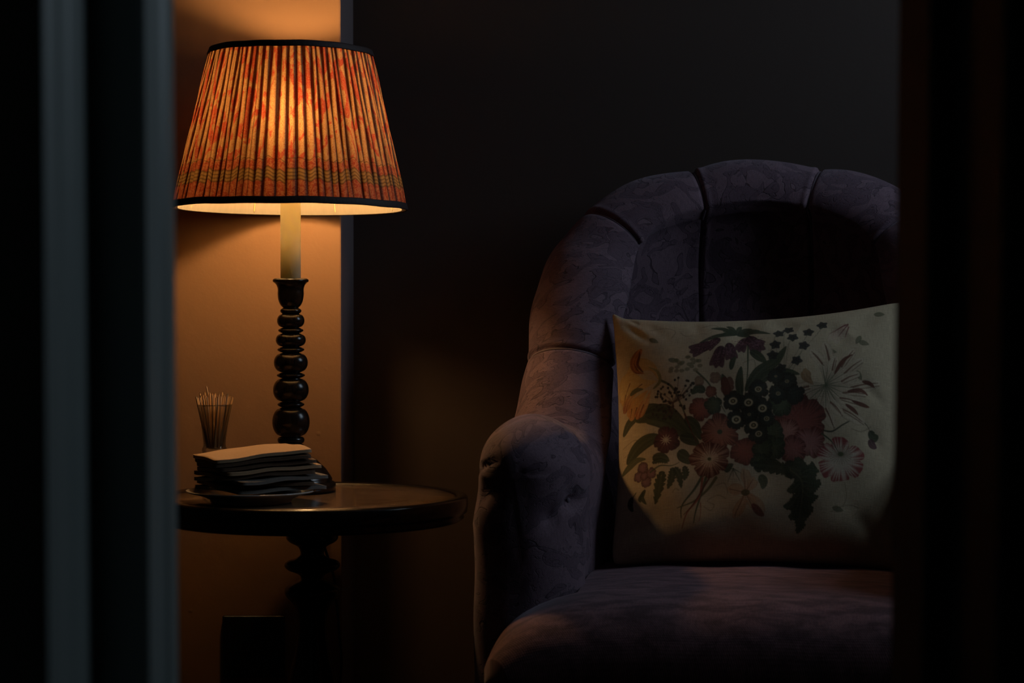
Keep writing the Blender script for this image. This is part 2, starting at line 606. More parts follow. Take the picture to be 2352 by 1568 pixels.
lp, yb = left_profile()
prism('trim_1', lp + [(-.42, yb), (-.42, 1.305), (lp[0][0] - .002, 1.305)], 0, 2.12, M['jamb'], lean=-0.0045)
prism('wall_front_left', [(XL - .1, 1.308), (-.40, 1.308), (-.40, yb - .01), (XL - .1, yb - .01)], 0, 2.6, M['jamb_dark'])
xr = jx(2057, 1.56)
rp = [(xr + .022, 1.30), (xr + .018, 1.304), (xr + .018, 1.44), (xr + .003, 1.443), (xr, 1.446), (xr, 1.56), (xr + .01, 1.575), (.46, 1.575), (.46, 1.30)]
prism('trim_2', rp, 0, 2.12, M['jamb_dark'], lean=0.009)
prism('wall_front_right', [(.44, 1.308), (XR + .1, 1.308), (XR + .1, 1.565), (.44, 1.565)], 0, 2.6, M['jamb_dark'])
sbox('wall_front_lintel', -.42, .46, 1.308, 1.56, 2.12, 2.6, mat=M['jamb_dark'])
# skirting on both faces of the back wall
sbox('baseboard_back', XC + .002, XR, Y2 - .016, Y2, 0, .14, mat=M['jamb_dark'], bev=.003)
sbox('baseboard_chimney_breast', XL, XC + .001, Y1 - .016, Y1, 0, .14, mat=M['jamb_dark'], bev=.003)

# ------------------------------------------------------------------ side table
YT = 3.235
TX = P(717, 1140.5, YT).x
TZ = P(717, 1140.5, YT).z
table = empty('pedestal_table', 'small round dark wood pedestal table with a marbled brown top by the terracotta wall', 'table', (TX, YT, 0))
top = lathe('table_top', smooth_prof([(0, TZ - .012), (.2170, TZ - .012)], 1).tolist() + [(.2170, TZ), (.16, TZ), (.08, TZ), (0, TZ)], M['table_top'], table, 96)
tag(top, 'marbled brown polished round top')
RADD = .004
rim = [(.12, TZ - .030), (.205, TZ - .036), (.221, TZ - .035), (.227, TZ - .031), (.225, TZ - .026), (.2315, TZ - .022), (.233, TZ - .010), (.2325, TZ - .001), (.230, TZ + .0022), (.2255, TZ + .0032), (.2165, TZ + .0022), (.2135, TZ - .0005), (.2135, TZ - .012), (.12, TZ - .014), (.12, TZ - .030)]
rim = [(a + (RADD if a > .13 else 0), b) for a, b in rim]
lathe('table_rim', rim, M['ebony'], table, 120)
s = 0.000660
def zt(zy): return P(717, 1180 + zy / 4.04, YT).z
ped = [(190, 60), (230, 59), (262, 51), (298, 34), (340, 28), (380, 28), (410, 38), (432, 55), (458, 63), (490, 63), (520, 54), (545, 38), (572, 28), (610, 28), (636, 42), (680, 61), (730, 64), (770, 58), (820, 46), (870, 38), (950, 34), (1100, 34), (1300, 42), (1400, 49), (1568, 58)]
pp = [(hw * s, zt(y)) for y, hw in ped]
pp += [(.044, .29), (.046, .26), (.036, .235), (.024, .222), (.032, .205), (.04, .185), (.034, .165), (.026, .15), (.03, .13), (.03, .08), (.0, .07)]
pp = [(.0, TZ - .02), (.042, TZ - .028)] + pp
lathe('pedestal', smooth_prof(pp, 5), M['ebony'], table, 48)
for k in range(3):
    a = PI / 2 + k * 2 * PI / 3 + .3
    pts = smooth_prof([(.02, .12), (.07, .125), (.12, .10), (.16, .05), (.19, .018), (.215, .012)], 5)
    P3 = [(math.cos(a) * r, math.sin(a) * r, z) for r, z in pts]
    tube('foot', P3, np.interp(np.linspace(0, 1, len(P3)), [0, .5, .85, 1], [.02, .016, .011, .012]), M['ebony'], table, 12)

# ------------------------------------------------------------------ table lamp
YLP = 3.32
LX = P(668, 800, YLP).x
lamp = empty('table_lamp', 'lit lamp with pleated red paisley shade and black bobbin stem on the round table', 'lamp', (LX, YLP, TZ))
ls = YLP / F
def lz(py): return P(668, py, YLP).z - TZ
stem = [(0, .001), (.0695, .001), (.0695, .0135), (.067, .0155), (.0635, .0165), (.064, .0205), (.062, .024), (.054, .036), (.040, .050), (.026, .057), (.0205, .062)]
def bead(y0, y1, r, n=12, neck=19, p=0.5):
    out = []
    for i in range(n + 1):
        t = i / n
        y = y1 + (y0 - y1) * t
        w = (1 - abs(2 * t - 1) ** 2.0) ** p
        out.append(((neck + (r - neck) * w) * ls, lz(y)))
    return out
stem += [(20 * ls, lz(1046)), (24 * ls, lz(1044)), (28.5 * ls, lz(1036)), (29.5 * ls, lz(1026)), (28.5 * ls, lz(1020))]
for (y0, y1, r, nk) in ((1002, 1018, 31, 24), (935, 1002, 43, 21), (922, 935, 31, 20), (868, 922, 41, 20), (855, 868, 32.5, 20), (810, 855, 39, 20),
                        (796, 809.5, 31, 19), (765, 796, 34.5, 19), (752, 765, 29, 18), (720, 752, 31.5, 18), (707, 720.5, 24.5, 18)):
    sharp = 0.9 if (y1 - y0) < 14.5 else 0.5
    stem += bead(y0, y1, r, 14, nk, sharp)
stem += smooth_prof([(18 * ls, lz(706)), (23 * ls, lz(701)), (28 * ls, lz(690)), (30 * ls, lz(676)), (29.8 * ls, lz(664)), (32.5 * ls, lz(655)), (37 * ls, lz(649.5)), (40.8 * ls, lz(646.5)), (41 * ls, lz(642.5)), (38.5 * ls, lz(640)), (36 * ls, lz(639)), (33 * ls, lz(640)), (30 * ls, lz(643)), (0, lz(643))], 4).tolist()
lathe('stem', stem, M['ebony'], lamp, 72)
cs = [(0, lz(645)), (23.2 * ls, lz(645)), (23.4 * ls, lz(560)), (23.4 * ls, lz(450)), (23.0 * ls, lz(348)), (21.5 * ls, lz(345)), (0, lz(345))]
o = lathe('candle_sleeve', cs, M['candle'], lamp, 48); tag(o, 'ivory candle shaped sleeve')
BZ = lz(262)
lathe('bulb_holder', [(0, lz(348)), (.011, lz(348)), (.013, lz(342)), (.013, lz(325)), (.011, lz(320)), (0, lz(320))], M['brass'], lamp, 24)
bulb_prof = [(0, BZ - .036)] + [(0.0125 + (.028 - .0125) * max(0, math.sin(min(1, (i / 5)) * PI / 2)), BZ - .034 + i * .006) for i in range(6)]
bulb_prof = [(0, -.045), (.0125, -.044), (.0135, -.036), (.018, -.026), (.0245, -.014), (.028, 0), (.0265, .011), (.021, .020), (.012, .0265), (0, .028)]
bulb_prof = [(r, z + BZ) for r, z in smooth_prof(bulb_prof, 4)]
bulb_prof = [(max(r, 0), z) for r, z in bulb_prof]
lathe('bulb', bulb_prof, M['bulb'], lamp, 32)

# shade: gathered cloth over a frame
RB, RT = 262.5 * ls, 181 * ls
ZB, ZTP = lz(474), lz(121)
NP = 78
edges = np.cumsum(rng.uniform(0.55, 1.45, NP)); edges = np.concatenate([[0], edges]) / edges[-1] * 2 * PI
NTH, NV = 1560, 64
th = np.linspace(0, 2 * PI, NTH, endpoint=False)
idx = np.clip(np.searchsorted(edges, th, side='right') - 1, 0, NP - 1)
ph = (th - edges[idx]) / (edges[idx + 1] - edges[idx])
pw_top = rng.uniform(0.36, 0.62, NP)
pw_bot = rng.uniform(0.08, 0.30, NP)
sec = rng.uniform(0.45, 0.8, NP); secd = rng.uniform(0.0, 0.75, NP)
ucloth = edges[idx] * 0.178 * 1.8 + ph * (edges[idx + 1] - edges[idx]) * 0.17
vv = np.linspace(0, 1, NV)
TH, VV = np.meshgrid(th, vv, indexing='ij')
PH = ph[:, None] + 0.03 * np.sin(VV * 5 + idx[:, None] * 1.7)
W = pw_bot[idx][:, None] + (pw_top - pw_bot)[idx][:, None] * VV ** 0.8
sm = lambda x, a, b: np.clip((x - a) / (b - a), 0, 1) ** 2 * (3 - 2 * np.clip((x - a) / (b - a), 0, 1))
PD = np.minimum(PH % 1.0, 1 - PH % 1.0) * 2
fold = 1 - sm(PD, W - .09, W + .03)
fold = np.maximum(fold, secd[idx][:, None] * np.exp(-((PH - sec[idx][:, None] - .06 * VV) / .045) ** 2))
fold = np.maximum(fold, 0.5 * (1 - sm(PD, W, W + .3)) * (rng.uniform(0, 1, NP)[idx][:, None]))
R0 = RB + (RT - RB) * VV
saw = np.abs(np.sin(PI * PH)) ** .8
dr = (saw - .5) * 0.0036 * (0.35 + 0.65 * np.sin(np.clip(VV, 0, 1) * PI) ** .5) + 0.0012 * np.sin(VV * 9 + idx[:, None] * 2.1)
R = R0 + dr + 0.002
V = np.stack([R * np.cos(TH), R * np.sin(TH), ZB + (ZTP - ZB) * VV], -1)
SHC = Vector((0, 0, ZB))
uv = np.stack([np.repeat(ucloth[:, None], NV, 1), VV * 0.24], -1)
shade = mesh_obj('lamp_shade', V.reshape(-1, 3), grid_faces(NTH, NV, cu=True), M['shade'], lamp, True, uv.reshape(-1, 2))
tag(shade, 'red and cream paisley cloth gathered into narrow pleats')
hj = rng.uniform(-.012, .012, NP)[idx][:, None] + .010 * np.sin(PH * 5) * rng.uniform(-1, 1, NP)[idx][:, None]
for nm, arr in (('fold', fold), ('height', VV + hj)):
    at = shade.data.attributes.new(nm, 'FLOAT', 'POINT')
    at.data.foreach_set('value', np.clip(arr, 0, 1).astype(np.float32).ravel())
# lining
th2 = np.linspace(0, 2 * PI, 480, endpoint=False)
v2 = np.linspace(0, 1, 14)
A, B = np.meshgrid(th2, v2, indexing='ij')
rl = RB + (RT - RB) * B - 0.0045 - 0.0012 * np.abs(np.sin(A * 42)) * (1 - B * .5)
Vl = np.stack([rl * np.cos(A), rl * np.sin(A), ZB - .0045 + (ZTP - ZB + .003) * B], -1)
lin = mesh_obj('lining', Vl.reshape(-1, 3), grid_faces(480, 14, cu=True), M['lining'], shade, True, np.stack([A, B], -1).reshape(-1, 2))
tag(lin, 'cream inner lining')


def ring_band(name, r0, z0, r1, z1, thick, mat, parent, wob=0.0):
    n = 200
    prof = []
    V = []
    for i in range(n):
        a = 2 * PI * i / n
        wz = wob * math.sin(a * 5 + 1) + wob * .6 * math.sin(a * 13)
        for (r, z) in ((r0 - thick, z0), (r0 + thick * .8, z0 - .0006), (r0 + thick, z0 + .001), (r1 + thick, z1 - .001), (r1 + thick * .8, z1 + .0006), (r1 - thick, z1)):
            V.append((r * math.cos(a), r * math.sin(a), z + wz))
    return mesh_obj(name, V, grid_faces(n, 6, cu=True, cv=True), mat, parent)


sl = (RT - RB) / (ZTP - ZB)
o = ring_band('top_binding', RT - sl * .0075 + .003, ZTP - .005, RT + .002, ZTP + .0035, .0022, M['tape'], shade, .0004)
tag(o, 'dark binding tape')
o = ring_band('bottom_binding', RB + .003, ZB - .0045, RB + sl * .007 + .003, ZB + .005, .0022, M['tape'], shade, .0005)
tag(o, 'dark binding tape')
# wire frame: struts and gimbal
for k in range(8):
    a = 2 * PI * k / 8 + .45
    tube('strut', [(math.cos(a) * (RB - .006), math.sin(a) * (RB - .006), ZB), (math.cos(a) * (RT - .006), math.sin(a) * (RT - .006), ZTP)], .001, M['brass'], shade, 6)
for k in range(3):
    a = 2 * PI * k / 3 + .2
    tube('carrier_arm', [(math.cos(a) * .014, math.sin(a) * .014, lz(380)), (math.cos(a) * .05, math.sin(a) * .05, lz(372)), (math.cos(a) * .115, math.sin(a) * .115, lz(300)), (math.cos(a) * (RB + (RT - RB) * .62 - .006), math.sin(a) * (RB + (RT - RB) * .62 - .006), ZB + (ZTP - ZB) * .62)], .0011, M['brass'], shade, 6)
# pivot the shade very slightly (it sits a touch crooked)
piv = Matrix.Translation((0, 0, lz(380)))
shade.matrix_local = piv @ Matrix.Rotation(math.radians(-0.8), 4, 'X') @ Matrix.Rotation(math.radians(0.35), 4, 'Y') @ piv.inverted()
# flex
def L(p): return (p.x - LX, p.y - YLP, p.z - TZ)
cp = [(.03, .055, .004), (.03, .08, .004), (.031, .125, .0075), (.033, .156, .008), (.034, .164, .0), L(P(722, 1190, 3.484)), L(P(735, 1222, 3.48)), L(P(744, 1252, 3.47)), L(P(757, 1292, 3.47)), L(P(768, 1330, 3.475)), L(P(772, 1375, 3.48)), L(P(779, 1450, 3.475)), L(P(780, 1568, 3.47)), (.02, .14, -TZ + .1), (.01, .12, -TZ + .02), (-.02, .06, -TZ + .004), (-.08, .08, -TZ + .004)]
tube('flex', smooth_prof(cp, 8), .0023, M['cable'], lamp, 8)

# ------------------------------------------------------------------ plate, napkins
YP_ = 3.145
pc = P(577, 1153, YP_)
plate = lathe('plate', [(0, .004), (.05, .004), (.056, .001), (.0585, .0), (.060, .002), (.061, .006), (.078, .0125), (.0925, .0160), (.0955, .0175), (.0957, .0186), (.0945, .0192), (.091, .0184), (.077, .0132), (.060, .0082), (0, .0072)], M['ceramic'], None, 72, (pc.x, pc.y, TZ + .0001))
tag(plate, 'round white plate under the pile of paper napkins on the table', 'plate')

NAP = 0.147
def napkin_mesh(seed, thick, curl):
    rg = np.random.default_rng(seed)
    n = 22
    g = np.linspace(-1, 1, n)
    X, Yg = np.meshgrid(g, g, indexing='ij')
    wave = 0.0012 * np.sin(X * 2.6 + 1) + 0.0012 * np.sin(Yg * 3.1 + 2) + .00025 * np.sin(X * 5 + Yg * 4 + seed) + .0006 * np.sin(X * 6.5 - Yg * 2)
    rd = 0.97
    # four plies of paper, pinched at the folded edge
    layers = []
    sq = lambda t: np.sign(t) * np.abs(t)
    hts = [0, .12, .24, .27, .38, .48, .52, .62, .73, .77, .88, 1.0]
    ins = [.004, 0, .005, .03, 0.0, .006, .03, .001, .005, .035, .0, .004]
    rings = []
    # side wall profile around perimeter
    def per(inset, h):
        a = 1 - inset / 1.0
        pts = []
        m = n - 1
        seq = [(i, 0) for i in range(m)] + [(m, j) for j in range(m)] + [(i, m) for i in range(m, 0, -1)] + [(0, j) for j in range(m, 0, -1)]
        for (i, j) in seq:
            cx, cy = X[i, j], Yg[i, j]
            fold_edge = (j == 0) or (i == 0)
            ii = a if not fold_edge else 1 - inset * .35
            d = 1.0 - 0.02 * (abs(cx) * abs(cy)) ** 8
            pts.append((cx * NAP / 2 * ii * d, cy * NAP / 2 * ii * d, h * thick + wave[i, j]))
        return pts
    V = []
    Fc = []
    np_ = 4 * (n - 1)
    for h, i_ in zip(hts, ins):
        V += per(i_, h)
    for r in range(len(hts) - 1):
        for k in range(np_):
            Fc.append([r * np_ + k, r * np_ + (k + 1) % np_, (r + 1) * np_ + (k + 1) % np_, (r + 1) * np_ + k])
    for h, base, flip in ((0, 0, True), (1.0, (len(hts) - 1) * np_, False)):
        off = len(V)
        for i in range(n):
            for j in range(n):
                d = 1.0 - 0.02 * (abs(X[i, j]) * abs(Yg[i, j])) ** 8
                V.append((X[i, j] * NAP / 2 * .996 * d, Yg[i, j] * NAP / 2 * .996 * d, h * thick + wave[i, j]))
        ff = grid_faces(n, n, off=off).tolist()
        Fc += [f[::-1] for f in ff] if flip else ff
    me = bpy.data.meshes.new('napkin')
    me.from_pydata(V, [], Fc)
    bm = bmesh.new(); bm.from_mesh(me)
    bmesh.ops.remove_doubles(bm, verts=bm.verts, dist=.0003)
    bmesh.ops.recalc_face_normals(bm, faces=bm.faces)
    bm.to_mesh(me); bm.free()
    me.polygons.foreach_set('use_smooth', [True] * len(me.polygons))
    return me


nap_c = P(578, 1075, 3.150)
Z0 = TZ + .0197
th_n = .0048
specs = [  # yaw, dx, dy, tilt(right up), material, label
    (34, .012, .006, 0.2, 'paper_grey', 'pale grey paper napkin lying directly on the plate, lowest of the pile'),
    (20, .004, .006, 0.5, 'kraft_dark', 'dark brown paper napkin second from the bottom of the pile on the plate'),
    (37, .014, -.004, 1.0, 'paper_grey', 'pale grey paper napkin low in the pile, its corner jutting out to the right'),
    (23, .003, .002, 1.6, 'kraft_dark', 'dark brown paper napkin in the middle of the pile, resting on the jutting grey one'),
    (26, .010, .003, 2.2, 'kraft', 'light brown paper napkin whose right end sticks out under the upper dark ones'),
    (22, .006, .003, 3.0, 'kraft_dark', 'dark brown paper napkin just above the light brown one that sticks out'),
    (19, .001, -.001, 3.8, 'kraft_dark', 'dark brown paper napkin second from the top of the pile'),
    (21, .0, 0, 4.6, 'kraft', 'brown paper napkin lying flat on top of the pile on the plate'),
]
z = Z0
for i, (yaw, dx, dy, tilt, mt, lab) in enumerate(specs):
    me = napkin_mesh(i + 3, th_n, 0.0)
    me.materials.append(M[mt])
    o = bpy.data.objects.new('paper_napkin', me)
    COL.objects.link(o)
    c = math.cos(math.radians(yaw)); s_ = math.sin(math.radians(yaw))
    zc = z + .0018 + .0009 * i + (.0008 if i >= 2 else 0) + (.0005 if i >= 3 else 0)
    o.matrix_world = Matrix.Translation((nap_c.x + dx, nap_c.y + dy, zc + .0011 * i)) @ Matrix.Rotation(math.radians(-tilt), 4, 'Y') @ Matrix.Rotation(math.radians(tilt * .4), 4, 'X') @ Matrix.Rotation(math.radians(yaw), 4, 'Z')
    tag(o, lab, 'napkin', 'paper napkins piled on the plate')
    z += th_n + .0002

# ------------------------------------------------------------------ glass with sticks
YG = 3.325
gc = P(493, 1100, YG)
gs = YG / F
def gz(py): return P(493, py, YG).z - TZ
gl_out = [(0, .0), (.0195, .0), (.0205, .002), (30 * gs, gz(1100)), (31 * gs, gz(1070)), (29.5 * gs, gz(1046)), (27.5 * gs, gz(1041)), (28.5 * gs, gz(1036)), (29 * gs, gz(1032)), (27 * gs, gz(1027)), (25.5 * gs, gz(1021)), (27 * gs, gz(1004)), (31 * gs, gz(975)), (36.5 * gs, gz(948)), (41 * gs, gz(929))]
gl_in = [(40 * gs, gz(928.5)), (35.3 * gs, gz(948)), (29.8 * gs, gz(975)), (25.4 * gs, gz(1004)), (22.5 * gs, gz(1018)), (19 * gs, gz(1028)), (10 * gs, gz(1032)), (0, gz(1032.5))]
op = smooth_prof(gl_out, 3); ip = smooth_prof(gl_in, 3)
glass = lathe('flared_glass', np.concatenate([op, ip]), M['glass'], None, 56, (gc.x, gc.y, TZ + .0003))
tag(glass, 'small clear glass with a flared mouth holding wooden sticks, behind the napkins', 'glass')
SB = gz(1030.5)
def stick_mesh():
    pts = [(0, 0, 0), (0, 0, .004), (0.0002, 0, .03), (.0005, 0, .06), (.0007, 0, .088), (.0008, 0, .0905)]
    v, f = tube_data(pts, [.0009, .0014, .0014, .0014, .0013, .0006], 6)
    me = bpy.data.meshes.new('stick'); me.from_pydata(v.tolist(), [], f)
    me.polygons.foreach_set('use_smooth', [True] * len(me.polygons))
    me.materials.append(M['stick'])
    return me
sm_ = stick_mesh()
NS = 48
for i in range(NS):
    o = bpy.data.objects.new('cocktail_stick', sm_)
    COL.objects.link(o)
    q = (i + .5) / NS
    a = i * 2.39996
    r = math.sqrt(q)
    rb = r * .0105
    rt = r * (.0295 if i % 3 else .031)
    tw = random.uniform(-.35, .35)
    if i == NS - 1:
        bpt = Vector((.006, -.004, .001)); tp = P(473, 886, YG - .01) - Vector((gc.x, gc.y, TZ + SB)); ln = None
        tp = Vector((tp.x, tp.y, tp.z))
    else:
        bpt = Vector((math.cos(a + tw) * rb, math.sin(a + tw) * rb, .0008))
        tp = Vector((math.cos(a) * rt, math.sin(a) * rt, .088 + random.uniform(-.005, .003) - .003 * r))
    d = (tp - bpt)
    k = d.length / .0905
    rot = d.to_track_quat('Z', 'X').to_matrix().to_4x4()
    o.matrix_world = Matrix.Translation(Vector((gc.x, gc.y, TZ + SB)) + bpt) @ rot @ Matrix.Rotation(random.uniform(0, 6.28), 4, 'Z') @ Matrix.Diagonal((1, 1, k, 1))
    if i == NS - 1:
        tag(o, 'tallest wooden cocktail stick, poking up above the others in the flared glass', 'stick', 'wooden sticks in the flared glass')
    else:
        tag(o, 'thin pale wooden cocktail stick fanned out with its fellows in the flared glass', 'stick', 'wooden sticks in the flared glass')

# ------------------------------------------------------------------ socket on the chimney breast
a_ = P(512, 1412, Y1); b_ = P(655, 1554, Y1)
cx, cz = (a_.x + b_.x) / 2, (a_.z + b_.z) / 2
sock = empty('wall_socket', 'square black wall socket low on the terracotta wall beneath the table', 'socket', (cx, Y1, cz))
hw = (b_.x - a_.x) / 2
box('faceplate', -hw, hw, -.009, -.0005, -hw, hw, M['black_plastic'], sock, .003, 3)
box('plug_slot', -.004, .004, -.0115, -.0085, .012, .024, M['cable'], sock)
box('plug_slot', -.019, -.009, -.0115, -.0085, -.012, -.006, M['cable'], sock)
box('plug_slot', .009, .019, -.0115, -.0085, -.012, -.006, M['cable'], sock)
box('switch', .006, .018, -.0135, -.0085, .017, .034, M['black_plastic'], sock, .002)

# ------------------------------------------------------------------ armchair
PHI = math.radians(6.6)
OX, OY = (1735 - 1176) / F * 2.98, 2.98
chair = empty('tufted_armchair', 'mauve damask tub armchair with a rolled seamed back and fat arms, beside the round table', 'armchair', (OX, OY, 0), -PHI)
half = [(.318, .040, .655), (.326, .085, .658), (.330, .14, .654), (.326, .22, .640), (.316, .32, .650), (.307, .40, .738), (.291, .48, .880), (.262, .545, .963), (.215, .588, 1.015), (.15, .618, 1.044), (.08, .634, 1.060), (0, .640, 1.066)]
ctrl = [(-x, y, z) for x, y, z in half] + [(x, y, z) for x, y, z in half[:-1][::-1]]
path = smooth_prof(ctrl, 24)
dl = np.linalg.norm(np.diff(path, axis=0), axis=1)
arc = np.concatenate([[0], np.cumsum(dl)])
LEN = arc[-1]
NU = 640
U = np.linspace(0, LEN, NU)
C = np.stack([np.interp(U, arc, path[:, k]) for k in range(3)], 1)
T = np.gradient(C, axis=0); T /= np.linalg.norm(T, axis=1)[:, None]
Nn = np.stack([-T[:, 1], T[:, 0], np.zeros(NU)], 1)
Nn /= np.linalg.norm(Nn, axis=1)[:, None]          # horizontal, left of travel
# travelling from the left arm front backwards, left of travel is the outside
Bn = np.cross(Nn, T) * 1.0
Bn *= np.sign(Bn[:, 2])[:, None]
def u_at(cond_x=None, side=-1, y=None, z=None):
    sel = np.where(C[:, 0] * side >= -1e-6)[0]
    if cond_x is not None:
        j = sel[np.argmin(np.abs(C[sel, 0] - side * cond_x) + 2 * (C[sel, 1] < .5))]
    elif z is not None:
        j = sel[np.argmin(np.abs(C[sel, 2] - z))]
    else:
        j = sel[np.argmin(np.abs(C[sel, 1] - y))]
    return U[j]
seams = []
for sd in (-1, 1):
    seams += [u_at(side=sd, y=.185), u_at(side=sd, z=.795), u_at(cond_x=.238, side=sd), u_at(cond_x=.098, side=sd)]
seams = np.sort(np.array(seams))
bounds = np.concatenate([[0], seams, [LEN]])
crease = np.zeros(NU); bulge = np.zeros(NU); ridge = np.zeros(NU)
for i, sU in enumerate(seams):
    dirn = 1 if sU < LEN / 2 else -1
    crease += np.exp(-((U - sU) / .0028) ** 2)
    ridge += np.exp(-((U - sU - dirn * .008) / .0045) ** 2)
for i in range(len(bounds) - 1):
    m = (U >= bounds[i]) & (U <= bounds[i + 1])
    t = (U[m] - bounds[i]) / (bounds[i + 1] - bounds[i])
    if i == 0: t = .5 + t / 2
    if i == len(bounds) - 2: t = t / 2
    bulge[m] = (1 - np.abs(2 * t - 1) ** 2.4)
rad = np.interp(C[:, 2], [.66, .8, 1.0, 1.08], [.0725, .069, .067, .067])
backness = np.clip((C[:, 1] - .30) / .28, 0, 1); backness = backness ** 2 * (3 - 2 * backness)
ni, nr, no = 46, 46, 30
S = ni + nr + no
shell = np.zeros((NU, S, 3)); UVs = np.zeros((NU, S, 2))
amp = .0075 * bulge - .0080 * crease + .0018 * ridge
zin, zout = .34, .15
e = np.array([0, 0, 1.0])
for j in range(S):
    if j < ni:
        q = j / ni
        z = zin + (C[:, 2] - zin) * q
        pad = backness * .10 * (1 - q) ** 2.6 + .006
        rec = backness * .062 * np.exp(-((q - .80) / .21) ** 2)
        lump = .012 * bulge * math.sin(PI * min(1, q * 1.1)) * backness
        a = -(rad + pad - rec * 1.0 + lump) - amp * (.25 + .75 * q)
        a = a + .006 * np.sin(PI * q) * (1 - backness)
        pos = C * np.array([1, 1, 0]) + Nn * a[:, None] + e * z[:, None]
    elif j < ni + nr:
        q = (j - ni) / (nr - 1)
        an = PI * (1 - q)
        R_ = rad + amp
        corr = .006 * (1 - q)  # meet the inner wall
        hx = 1 - (.09 * (1 - backness) if q > .5 else 0)
        pos = C + Nn * ((R_ * hx + corr * (q < .5)) * math.cos(an))[:, None] + Bn * (R_ * math.sin(an))[:, None]
    else:
        q = (j - ni - nr + 1) / no
        z = C[:, 2] + (zout - C[:, 2]) * q
        drop = C[:, 2] - z
        a = np.where(drop < .070, rad + amp * np.clip(1 - drop / .07, 0, 1) - .002, rad - .010 + .0 * drop) - .015 * q
        fl = np.clip(drop / .090, 0, 1); fl = fl * fl * (3 - 2 * fl)
        a = rad * (1 - .09 * (1 - backness)) + amp * np.clip(1 - drop / .07, 0, 1) + (1 - backness) * (.015 * fl - .003 * np.clip((drop - .078) / .006, 0, 1) + .004 * q)
        pos = C * np.array([1, 1, 0]) + Nn * a[:, None] + e * z[:, None]
    shell[:, j] = pos
# uv: lengths in metres
dj = np.linalg.norm(np.diff(shell, axis=1), axis=2)
UVs[:, 1:, 1] = np.cumsum(dj, axis=1)
UVs[..., 0] = U[:, None]
# padded rounded front ends of the arms
def caps(i0, fwd, fl):
    rings = []
    cc = C[i0]
    nseg = 14
    for k in range(1, nseg + 1):
        t_ = k / nseg * PI / 2
        d = .069 * (1 - math.cos(t_)); f_ = .096 * math.sin(t_)
        row = shell[i0].copy()
        rel = row - cc
        a = rel @ Nn[i0]
        zc_ = row[:, 2] - cc[2]
        lim = rad[i0]
        rr_ = np.where(zc_ > 0, np.sqrt(a ** 2 + zc_ ** 2), np.abs(a))
        k_ = np.clip((rr_ - d) / rr_, 0.02, 1)
        a2 = a * k_
        z2 = np.where(zc_ > 0, zc_ * k_, zc_)
        row = cc + np.outer(a2, Nn[i0]) + np.outer(z2, e) + fwd * f_
        rings.append(row)
    return np.array(rings)
fw0 = -T[0] * np.array([1, 1, 0]) + np.array([-.30, 0, 0]); fw0 /= np.linalg.norm(fw0)
fw1 = T[-1] * np.array([1, 1, 0]) - np.array([-.30, 0, 0]); fw1 /= np.linalg.norm(fw1)
c0 = caps(0, fw0, 0)[::-1]
c1 = caps(NU - 1, fw1, 1)
ALL = np.concatenate([c0, shell, c1], 0)
NA = ALL.shape[0]
uvA = np.zeros((NA, S, 2))
k0 = len(c0)
uvA[k0:k0 + NU] = UVs
for k in range(k0):
    uvA[k] = UVs[0]; uvA[k, :, 0] = -(k0 - k) * .007
    uvA[k0 + NU + k] = UVs[-1]; uvA[k0 + NU + k, :, 0] = LEN + (k + 1) * .007
# on the arm ends, squeeze the v coordinate so the cloth is not stretched
for ring_k in list(range(k0)) + list(range(k0 + NU, NA)):
    row = ALL[ring_k]
    uvA[ring_k, :, 0] = uvA[ring_k, :, 0] + 0
# normals for displacement
dU = np.gradient(ALL, axis=0); dV = np.gradient(ALL, axis=1)
Nrm = np.cross(dU, dV); Nrm /= np.linalg.norm(Nrm, axis=2)[..., None] + 1e-12
ctr = ALL.mean(axis=1, keepdims=True)
# orient outward using the roll top
sgn = np.sign(Nrm[k0 + NU // 2, ni + nr // 2, 2])
Nrm *= sgn
for base_k, i0_, fw_, rev in ((0, 0, fw0, True), (k0 + NU, NU - 1, fw1, False)):
    for k in range(1, 15):
        t_ = k / 14 * PI / 2
        ri = (14 - k) if rev else base_k + k - 1
        rel = shell[i0_] - C[i0_]
        a_n = rel @ Nn[i0_]; z_n = np.maximum(rel[:, 2], 0)
        rv = np.outer(a_n, Nn[i0_]) + np.outer(z_n, e)
        rv /= np.linalg.norm(rv, axis=1)[:, None] + 1e-9
        nn_ = rv * math.cos(t_) / .069 + fw_ * math.sin(t_) / .096
        Nrm[ri] = nn_ / np.linalg.norm(nn_, axis=1)[:, None]
def cl(px, py, wy):                 # photo point to chair-local coordinates at a world depth
    w = P(px, py, wy) - Vector((OX, OY, 0))
    c_, s_ = math.cos(PHI), math.sin(PHI)
    return np.array([w.x * c_ - w.y * s_, w.x * s_ + w.y * c_, w.z])
def seg_d(A_, p, q):
    d = q - p
    t = np.clip(((A_ - p) @ d) / (d @ d), 0, 1)
    return np.linalg.norm(A_ - (p + t[..., None] * d), axis=-1), t
def press(poly, w, depth, mirror=True, side=None):
    global ALL
    for sx in ((1, -1) if mirror else (1,)):
        dis = np.full(ALL.shape[:2], 9.0); tt = np.zeros(ALL.shape[:2])
        for k in range(len(poly) - 1):
            d, t = seg_d(ALL, poly[k] * [sx, 1, 1], poly[k + 1] * [sx, 1, 1])
            better = d < dis
            dis = np.where(better, d, dis); tt = np.where(better, (k + t) / (len(poly) - 1), tt)
        wgt = np.exp(-(dis / w) ** 2) * (0.25 + .75 * np.sin(PI * np.clip(tt, .02, .98)) ** .6)
        ALL = ALL - Nrm * (wgt * depth)[..., None]
